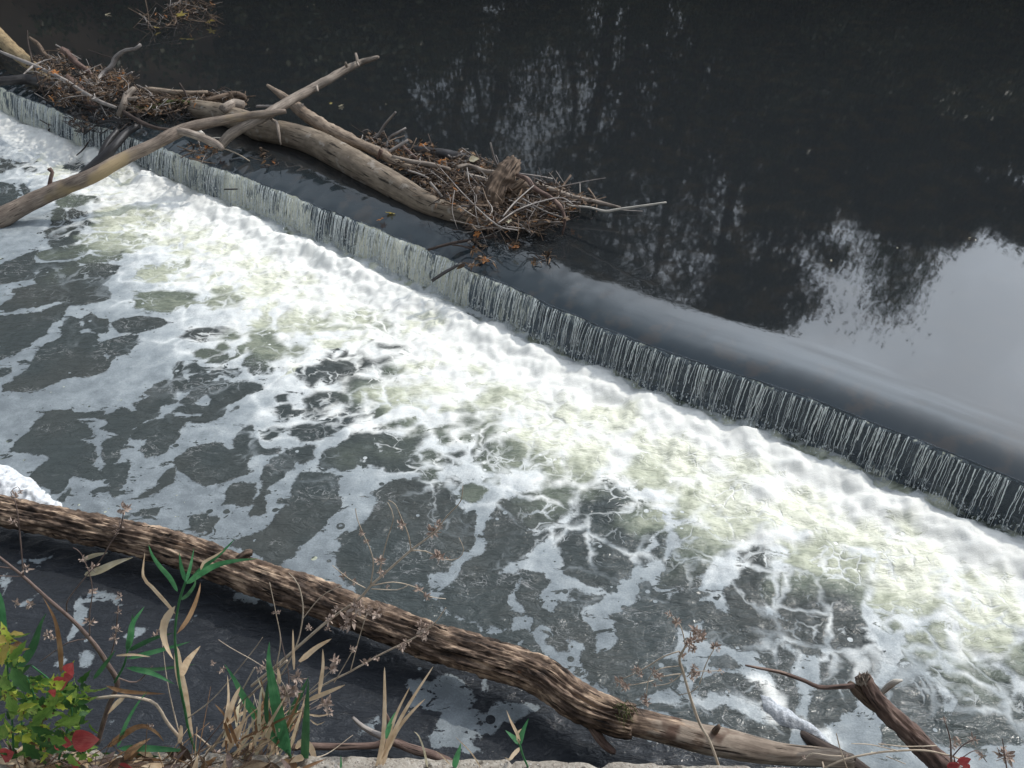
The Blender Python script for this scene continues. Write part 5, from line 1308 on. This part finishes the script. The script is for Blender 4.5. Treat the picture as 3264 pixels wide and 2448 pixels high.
# dried flower stalks with whorled seed heads
def weed(label, c, Y, stems, heads, mat='stalk', name='dried_weed'):
    r0 = yrow(c, stems[0], Y)[0][:3]
    r = tag(empty(name, r0), label, 'dried weed')
    for i, s in enumerate(stems): stempart(r, c, s, Y if i == 0 else (Y, Y + .02 * ((i % 3) - 1)), mat, i, 'stem' if i == 0 else 'side_stem')
    for i, (x, y, k) in enumerate(heads):
        mb = MB(); p = ony(c, x, y, Y + .01 * ((i * 5) % 3 - 1)); seedhead(mb, p, rad(c, 2 * k, p), i + int(x), 0, 15 if k < 34 else 26)
        mb.build('seed_head', M['bract'], p, r)
    return r
weed('tall dried weed reaching diagonally over the bark log', 'Q', 1.14,
     [[(-170, 1200, 17), (0, 1060, 16), (240, 850, 16), (420, 722, 15), (490, 645, 14), (560, 582, 13), (720, 442, 12), (840, 350, 9), (920, 252, 7), (985, 185, 6), (1003, 140, 5), (1006, 86, 4)],
      [(492, 640, 7), (508, 520, 7), (490, 440, 6), (455, 362, 6), (418, 270, 5), (408, 212, 4)], [(540, 570, 7), (580, 400, 6), (620, 262, 5), (588, 178, 4)], [(718, 440, 8), (700, 350, 7), (662, 262, 6), (630, 190, 5), (592, 165, 4)],
      [(720, 446, 8), (800, 450, 7), (900, 496, 6), (980, 490, 5), (1012, 440, 4), (985, 375, 3)], [(500, 642, 7), (620, 622, 6), (740, 650, 6), (820, 702, 5), (912, 715, 4)], [(462, 655, 7), (380, 610, 6), (280, 530, 4)], [(498, 660, 6), (640, 665, 5), (700, 640, 4)]],
     [(445, 350, 22), (470, 394, 18), (536, 506, 32), (668, 300, 28), (838, 342, 34), (876, 305, 30), (872, 482, 34), (756, 665, 24), (802, 706, 26), (336, 590, 22), (402, 622, 22), (552, 566, 26), (585, 648, 14), (925, 490, 12)])
weed('second dried weed trailing lower along the bark log', 'Q', 1.12,
     [[(60, 1300, 12), (100, 1280, 12), (240, 1190, 11), (380, 1120, 11), (520, 1040, 10), (640, 980, 10), (740, 930, 9), (850, 850, 7), (912, 765, 5)], [(110, 830, 6), (220, 700, 5), (330, 640, 5)], [(380, 1118, 6), (430, 930, 5), (470, 800, 5)], [(290, 1180, 6), (350, 1080, 5), (400, 990, 5)]],
     [(662, 978, 30), (700, 960, 24), (792, 915, 34), (780, 875, 34), (820, 862, 24), (470, 1062, 26), (525, 1045, 18), (420, 760, 44), (372, 832, 44), (470, 775, 34), (530, 800, 32), (268, 832, 26), (255, 880, 20), (300, 775, 20), (345, 870, 24), (395, 1000, 22), (150, 880, 18)])
weed('dried weed with a heavy seed top at lower right', '7', 1.0,
     [[(1645, 1665, 23), (1560, 1430, 24), (1470, 1270, 26), (1400, 1080, 26), (1352, 920, 24), (1312, 780, 24), (1286, 690, 24), (1330, 600, 20), (1345, 560, 14)], [(1342, 590, 12), (1322, 480, 11), (1290, 390, 10), (1225, 330, 8)],
      [(1285, 625, 12), (1150, 670, 13), (1020, 750, 12), (950, 790, 10), (850, 842, 8), (790, 862, 7)], [(1280, 755, 10), (1180, 765, 10), (1100, 786, 8), (1040, 830, 8), (1010, 900, 8), (998, 1000, 8)], [(1300, 825, 9), (1230, 830, 11), (1140, 850, 10)], [(1308, 822, 9), (1230, 890, 9), (1150, 920, 8), (1085, 925, 7)],
      [(1060, 880, 8), (960, 905, 7), (850, 925, 7)], [(1352, 850, 9), (1420, 805, 8), (1540, 800, 7), (1660, 795, 6)], [(1465, 915, 9), (1520, 740, 9), (1572, 640, 9), (1600, 590, 8)], [(1280, 1010, 7), (1390, 985, 7), (1450, 935, 6)]],
     [(1436, 450, 50), (1460, 500, 60), (1410, 530, 50), (1370, 570, 42), (1310, 660, 36), (1405, 605, 34), (1258, 370, 36), (1195, 298, 32), (910, 780, 36), (945, 832, 32), (752, 880, 40), (808, 936, 42), (1060, 796, 30), (1112, 850, 38), (1075, 922, 24), (985, 1040, 38), (995, 1085, 36), (1412, 780, 40), (1438, 830, 34), (1400, 860, 30), (1600, 585, 42), (1545, 800, 24), (1652, 800, 26), (1215, 880, 14)])
weed('brown dried weed slanting across the lower left water', 'G', 1.1,
     [[(545, 1520, 28), (600, 1330, 28), (655, 1190, 30), (600, 1080, 28), (520, 960, 25), (400, 830, 22), (250, 700, 20), (130, 590, 17), (0, 484, 13), (-60, 440, 12)], [(130, 588, 9), (60, 545, 8), (-40, 535, 7)], [(130, 585, 8), (115, 400, 8), (100, 250, 7), (82, 165, 6), (60, 120, 4), (100, 90, 4), (118, 128, 3)],
      [(372, 785, 7), (380, 720, 7), (480, 590, 7), (560, 500, 7), (620, 400, 7), (670, 320, 7), (690, 235, 6)], [(500, 920, 7), (500, 800, 6), (515, 680, 6), (500, 580, 6), (450, 460, 5), (408, 430, 4)], [(600, 1090, 7), (640, 950, 7), (656, 800, 6), (660, 755, 5)], [(480, 940, 6), (380, 960, 6), (222, 1066, 5)], [(130, 590, 6), (60, 590, 5), (-40, 585, 5)], [(640, 1150, 9), (760, 1180, 8), (850, 1090, 5)]],
     [(85, 148, 26), (75, 286, 24), (110, 118, 14), (692, 212, 34), (668, 305, 26), (650, 340, 18), (515, 545, 30), (520, 672, 24), (500, 842, 30), (465, 496, 22), (662, 790, 16), (652, 882, 26), (642, 930, 26), (668, 700, 20), (265, 915, 22), (288, 936, 22), (88, 740, 22), (165, 740, 26), (145, 546, 26), (865, 915, 28)], 'stalkbrown')
weed('small brown dried weed by the red leaves at far right', 'W', .99,
     [[(1840, 1100, 12), (1835, 1000, 10), (1830, 900, 8), (1800, 800, 5)], [(1835, 1000, 7), (1900, 930, 6), (1960, 900, 5)], [(1838, 1040, 6), (1960, 960, 5), (2020, 1020, 4)], [(2130, 1100, 8), (2115, 1000, 7), (2100, 900, 4)]],
     [(1866, 908, 26), (1952, 908, 26), (1850, 940, 20), (1798, 800, 14), (1990, 985, 22), (2112, 984, 40), (2130, 1000, 30)], 'stalkbrown')
weed('thin straw stems sprawling over the end of the log', 'W', .99,
     [[(1900, 1010, 9), (1820, 985, 9), (1700, 960, 10), (1560, 962, 10), (1450, 972, 11), (1300, 1002, 11), (1180, 1050, 10)], [(1300, 1060, 6), (1262, 950, 6), (1242, 872, 5)], [(1280, 990, 7), (1190, 985, 6), (1120, 975, 6), (1080, 1000, 5), (1035, 1032, 4)], [(1560, 962, 6), (1420, 930, 5), (1320, 925, 4)], [(1760, 935, 7), (1600, 940, 6), (1460, 925, 5)], [(1180, 1060, 10), (1170, 1020, 8)], [(1500, 990, 5), (1600, 1030, 5)]],
     [(1070, 995, 12), (1480, 925, 10), (1300, 985, 12)])

# the dry tangle: many tan blades and heads from one rootstock
r = tag(empty('grass_tuft', ony('G', 1400, 1640, 1.0)), 'thick tangle of dry tan grass and seed heads left of centre', 'grass')
rn = random.Random(12); k = 0
for pts, w in [([(1670, 1065), (1760, 990), (1850, 938)], 36), ([(1780, 1245), (1800, 1100), (1800, 995)], 26), ([(1640, 1110), (1636, 1000), (1634, 885)], 18), ([(1560, 1190), (1556, 1140), (1548, 1095)], 26), ([(1620, 1545), (1680, 1350), (1700, 1270)], 24), ([(1710, 1285), (1820, 1240), (1925, 1195)], 30),
               ([(1720, 1360), (1780, 1370), (1840, 1358)], 14), ([(1730, 1390), (1770, 1418), (1815, 1398)], 9), ([(1650, 1550), (1690, 1510), (1740, 1560), (1760, 1660)], 44), ([(1000, 1520), (1010, 1440), (1005, 1420)], 30), ([(1060, 1580), (1040, 1620), (1030, 1660)], 36), ([(1240, 1540), (1290, 1480), (1345, 1415), (1330, 1405)], 34)]:
    leafpart('blade', r, 'G', pts, w, 1.02, 'tan', 100 + k, straw); k += 1
for i in range(62):
    x = rn.uniform(1240, 1560); y = rn.uniform(1400, 1660); a = rn.gauss(.55, .45); L = rn.uniform(120, 430)
    tip = (x + L * math.sin(a), y - L * math.cos(a) * .8)
    if tip[1] < 1050: continue
    mid_ = ((x + tip[0]) / 2 + rn.gauss(0, 22), (y + tip[1]) / 2 + rn.gauss(0, 22))
    leafpart('blade', r, 'G', [(x, y), mid_, tip], rn.uniform(8, 26), (1.0, 1.0 + rn.uniform(0, .09)), rn.choice(['tan', 'tan', 'cream', 'rust']), 130 + i, straw); k += 1
for pts in [[(1180, 1560, 16), (1290, 1400, 15), (1400, 1250, 14), (1600, 1060, 13)], [(1390, 1430, 9), (1500, 1250, 8), (1640, 1010, 8), (1690, 800, 8), (1665, 640, 7), (1610, 570, 5)], [(1310, 1300, 9), (1420, 1100, 7)], [(1540, 1100, 8), (1565, 950, 6), (1540, 800, 5), (1504, 625, 4)], [(1050, 1380, 8), (1200, 1260, 6), (1400, 1020, 5), (1465, 930, 4)], [(1170, 1540, 12), (1090, 1470, 10)]]:
    stempart(r, 'G', pts, 1.06, 'stalk', k); k += 1
for i in range(16):
    x = rn.uniform(1000, 1620); a = rn.gauss(.45, .35); L = rn.uniform(350, 900); b_ = rn.gauss(0, .18)
    stempart(r, 'G', [(x, rn.uniform(1560, 1650), rn.uniform(5, 10)), (x + L * .5 * math.sin(a), 1600 - L * .5 * math.cos(a), 6), (x + L * math.sin(a + b_), 1600 - L * math.cos(a + b_) * .85, 3)], (1.02, 1.02 + rn.uniform(0, .1)), rn.choice(['stalk', 'stalk', 'stalkbrown']), 300 + i)
for x, y, q in [(1190, 1075, 18), (1240, 1110, 22), (1480, 1090, 26), (1450, 1110, 20), (1600, 1250, 48), (1640, 1220, 40), (1560, 1290, 40), (1660, 1150, 34), (1850, 1100, 30), (1880, 1060, 30), (1820, 1300, 40), (1835, 1340, 26), (1400, 1560, 44), (1430, 1600, 50), (1330, 1590, 40), (1200, 1600, 36), (1480, 1490, 30), (1555, 790, 12), (1525, 795, 10), (1720, 870, 16), (1590, 1400, 30), (1270, 1310, 20), (850, 1420, 16), (1180, 1440, 16)]:
    mb = MB(); p = ony('G', x, y, 1.03); seedhead(mb, p, rad('G', 2 * q, p), x, 0, 16 if q < 30 else 28); mb.build('seed_head', M['bract'], p, r)

# leafy green plant, lower left, with scarlet leaves
r = tag(empty('leafy_plant', ony('G', 250, 1750, .98)), 'bushy leafy green plant with scarlet lower leaves at the bottom left', 'plant')
for pts in [[(250, 1750, 16), (220, 1500, 14), (200, 1300, 12), (150, 1150, 9)], [(300, 1700, 14), (360, 1500, 12), (400, 1330, 10), (300, 1190, 9), (180, 1090, 9)], [(80, 1750, 13), (70, 1450, 11), (50, 1200, 9), (30, 950, 8)], [(150, 1750, 12), (120, 1400, 10)], [(450, 1700, 11), (470, 1560, 9)]]:
    stempart(r, 'G', pts, .99, 'green', int(pts[0][0]))
rn = random.Random(31); k = 0
clumps = [(40, 950, 45, 7), (60, 1090, 60, 7), (190, 1190, 50, 3), (40, 1230, 50, 7), (330, 1225, 50, 5), (450, 1215, 35, 3), (120, 1330, 70, 8), (240, 1320, 60, 6), (400, 1290, 50, 6), (420, 1390, 55, 7), (60, 1450, 60, 6), (190, 1440, 60, 7), (270, 1520, 50, 5), (380, 1560, 60, 6), (90, 1600, 60, 5), (490, 1590, 45, 4), (300, 1640, 60, 4)]
for cx, cy, sp, nn_ in clumps:
    for i in range(nn_):
        p = ony('G', cx + rn.gauss(0, sp * .55), cy + rn.gauss(0, sp * .5), .97 + rn.uniform(-.06, .09))
        a = rn.uniform(0, 6.283); d = np.array([math.cos(a), rn.uniform(-.7, .5), math.sin(a) * .8 + .1])
        m = rn.choice(['leafy', 'leafy', 'leafy', 'yellowgreen', 'deepgreen'] if cy < 1500 else ['leafy', 'deepgreen', 'deepgreen', 'leafy'])
        if cy < 1000: m = rn.choice(['yellowgreen', 'olive', 'leafy', 'rust'])
        mb = MB(); broad(mb, p, d, [rn.gauss(0, .5), -1, rn.gauss(.8, .5)], rn.uniform(.028, .056), rn.uniform(.014, .027), 0, k, .30, .6)
        if k < 88: mb.build('leaf', M[m], p, r)
        k += 1
for x, y, L, W_, a in [(400, 1500, .056, .042, .15), (380, 1130, .030, .024, 1.1), (310, 1195, .034, .026, .6), (300, 1500, .034, .030, -.4), (8, 1590, .036, .03, .5), (660, 1655, .030, .022, .1), (400, 1640, .022, .02, .4), (285, 1250, .02, .016, .9), (355, 1150, .02, .016, .2)]:
    mb = MB(); p = ony('G', x, y, .955); broad(mb, p, [math.cos(a), -.1, math.sin(a)], [0, -1, .7], L, W_, 0, int(x), .05, .2)
    mb.build('leaf', M['red'], p, r)['label'] = 'scarlet leaf'
mb = MB()                                     # the many small leaves in between
for i in range(330):
    cx, cy, sp, _ = clumps[rn.randrange(len(clumps))]
    p = ony('G', cx + rn.gauss(0, sp * .6), cy + rn.gauss(0, sp * .5), 1.0 + rn.uniform(-.05, .09)); a = rn.uniform(0, 6.283)
    broad(mb, p, [math.cos(a), rn.uniform(-.7, .5), math.sin(a) * .8], [rn.gauss(0, .6), -1, rn.gauss(.6, .6)], rn.uniform(.012, .036), rn.uniform(.006, .016), rn.choice((0, 0, 1, 2, 2)) if cy > 1000 else rn.choice((0, 1, 3)), i, .3, .7)
tag(mb.build('foliage', [M['leafy'], M['yellowgreen'], M['deepgreen'], M['rust']], None, r), kind='stuff')
r = tag(empty('leafy_plant', ony('W', 1880, 1080, .97)), 'scarlet leaved sprig at the bottom right beside the broken branch', 'plant')
stempart(r, 'W', [(1870, 1130, 10), (1860, 1060, 8), (1850, 990, 6)], .97, 'stalkbrown')
for x, y, L, W_, a in [(1812, 1040, .026, .020, .2), (1866, 1015, .026, .02, .3), (1900, 1030, .022, .017, -.9), (1850, 1055, .022, .02, 2.2)]:
    mb = MB(); p = ony('W', x, y, .965); broad(mb, p, [math.cos(a), -.1, math.sin(a)], [0, -1, .5], L, W_, 0, int(x), .05, .3)
    mb.build('leaf', M['red'], p, r)

# dead leaves and litter lodged on the wall under the weeds
rn = random.Random(44); mb = MB()
for i in range(260):
    x = rn.uniform(60, 1260) if rn.random() < .8 else rn.uniform(1260, 1700); p = onz('G', x, rn.uniform(1585, 1760), 1.705 + abs(rn.gauss(0, .012)))
    d = [rn.gauss(0, 1), rn.gauss(0, .6), rn.gauss(.25, .3)]
    m = rn.choice((0, 0, 1, 2, 3))
    if rn.random() < .55: broad(mb, p, d, [rn.gauss(0, .6), rn.gauss(-.4, .5), 1], rn.uniform(.02, .06), rn.uniform(.006, .022), m, i, 0, .9)
    else: tube(mb, [(*p, .0012), (*(p + np.array(d) * .03), .001), (*(p + np.array(d) * .07), .0006)], .03, 4, .1, i % 30, m)
tag(mb.build('leaf_litter', [M['litter'], M['tan'], M['rust'], M['stalkbrown']]), 'brown litter of dead leaves and straw along the wall top at left', 'litter', kind='stuff')
# ------------------------------------------------------------------ sky and sun
SAZ, SEL = 55.0, 47.0                       # sun: degrees right of the view, height
wd = bpy.data.worlds.new('World'); sc.world = wd; wd.use_nodes = True
nt = wd.node_tree; nt.nodes.clear()
out = nt.nodes.new('ShaderNodeOutputWorld'); bg = nt.nodes.new('ShaderNodeBackground')
sky = nt.nodes.new('ShaderNodeTexSky'); sky.sky_type = 'NISHITA'; sky.sun_disc = False
sky.sun_elevation = R(SEL); sky.sun_rotation = R(SAZ); sky.dust_density = 4.0; sky.air_density = 1.2; sky.ozone_density = 1.0
tc = nt.nodes.new('ShaderNodeTexCoord')
nz = nt.nodes.new('ShaderNodeTexNoise'); nz.inputs['Scale'].default_value = 3.0; nz.inputs['Detail'].default_value = 6; nz.inputs['Roughness'].default_value = .55
nt.links.new(tc.outputs['Generated'], nz.inputs['Vector'])
mr = nt.nodes.new('ShaderNodeMapRange'); mr.interpolation_type = 'SMOOTHSTEP'
nt.links.new(nz.outputs[0], mr.inputs[0]); mr.inputs[1].default_value = .36; mr.inputs[2].default_value = .62; mr.inputs[3].default_value = .6; mr.inputs[4].default_value = .95
mx = nt.nodes.new('ShaderNodeMix'); mx.data_type = 'RGBA'
sx = nt.nodes.new('ShaderNodeSeparateXYZ'); nt.links.new(tc.outputs['Generated'], sx.inputs[0])   # clouds thin out overhead
mz = nt.nodes.new('ShaderNodeMapRange'); mz.interpolation_type = 'SMOOTHSTEP'; nt.links.new(sx.outputs[2], mz.inputs[0])
for i_, v_ in ((1, .78), (2, .95), (3, 1.0), (4, .12)): mz.inputs[i_].default_value = v_
mm = nt.nodes.new('ShaderNodeMath'); mm.operation = 'MULTIPLY'; nt.links.new(mr.outputs[0], mm.inputs[0]); nt.links.new(mz.outputs[0], mm.inputs[1])
nt.links.new(mm.outputs[0], mx.inputs[0]); nt.links.new(sky.outputs[0], mx.inputs[6]); 
vm = nt.nodes.new('ShaderNodeVectorMath'); vm.operation = 'DOT_PRODUCT'      # haze brightens towards the sun
nt.links.new(tc.outputs['Generated'], vm.inputs[0]); vm.inputs[1].default_value = (math.sin(R(SAZ)) * math.cos(R(SEL)), math.cos(R(SAZ)) * math.cos(R(SEL)), math.sin(R(SEL)))
mr2 = nt.nodes.new('ShaderNodeMapRange'); mr2.interpolation_type = 'SMOOTHSTEP'
nt.links.new(vm.outputs['Value'], mr2.inputs[0]); mr2.inputs[1].default_value = .66; mr2.inputs[2].default_value = 1.0; mr2.inputs[3].default_value = 7.5; mr2.inputs[4].default_value = 58.0
cc = nt.nodes.new('ShaderNodeMix'); cc.data_type = 'RGBA'; cc.blend_type = 'MULTIPLY'; cc.inputs[0].default_value = 1
cc.inputs[6].default_value = (.88, .98, 1.10, 1); nt.links.new(mr2.outputs[0], cc.inputs[7]); nt.links.new(cc.outputs[2], mx.inputs[7])
nt.links.new(mx.outputs[2], bg.inputs[0]); bg.inputs[1].default_value = .10
nt.links.new(bg.outputs[0], out.inputs[0])
sd = bpy.data.lights.new('sun', 'SUN'); so = bpy.data.objects.new('sun', sd); COL.objects.link(so)
sd.energy = 2.7; sd.angle = R(.6); sd.color = (1.0, .95, .87)
dv = Vector((math.sin(R(SAZ)) * math.cos(R(SEL)), math.cos(R(SAZ)) * math.cos(R(SEL)), math.sin(R(SEL))))
so.rotation_euler = dv.to_track_quat('Z', 'Y').to_euler(); so.location = dv * 60

for o in bpy.data.objects:
    if '_o' in o: del o['_o']
vs = sc.view_settings
vs.view_transform = 'Standard'; vs.look = 'None'; vs.exposure = -0.33; vs.gamma = 1.0
sc.cycles.use_denoising = True
sc.cycles.max_bounces = 8; sc.cycles.transparent_max_bounces = 12
sc.cycles.caustics_reflective = False; sc.cycles.caustics_refractive = False
sc.cycles.sample_clamp_indirect = 4.0
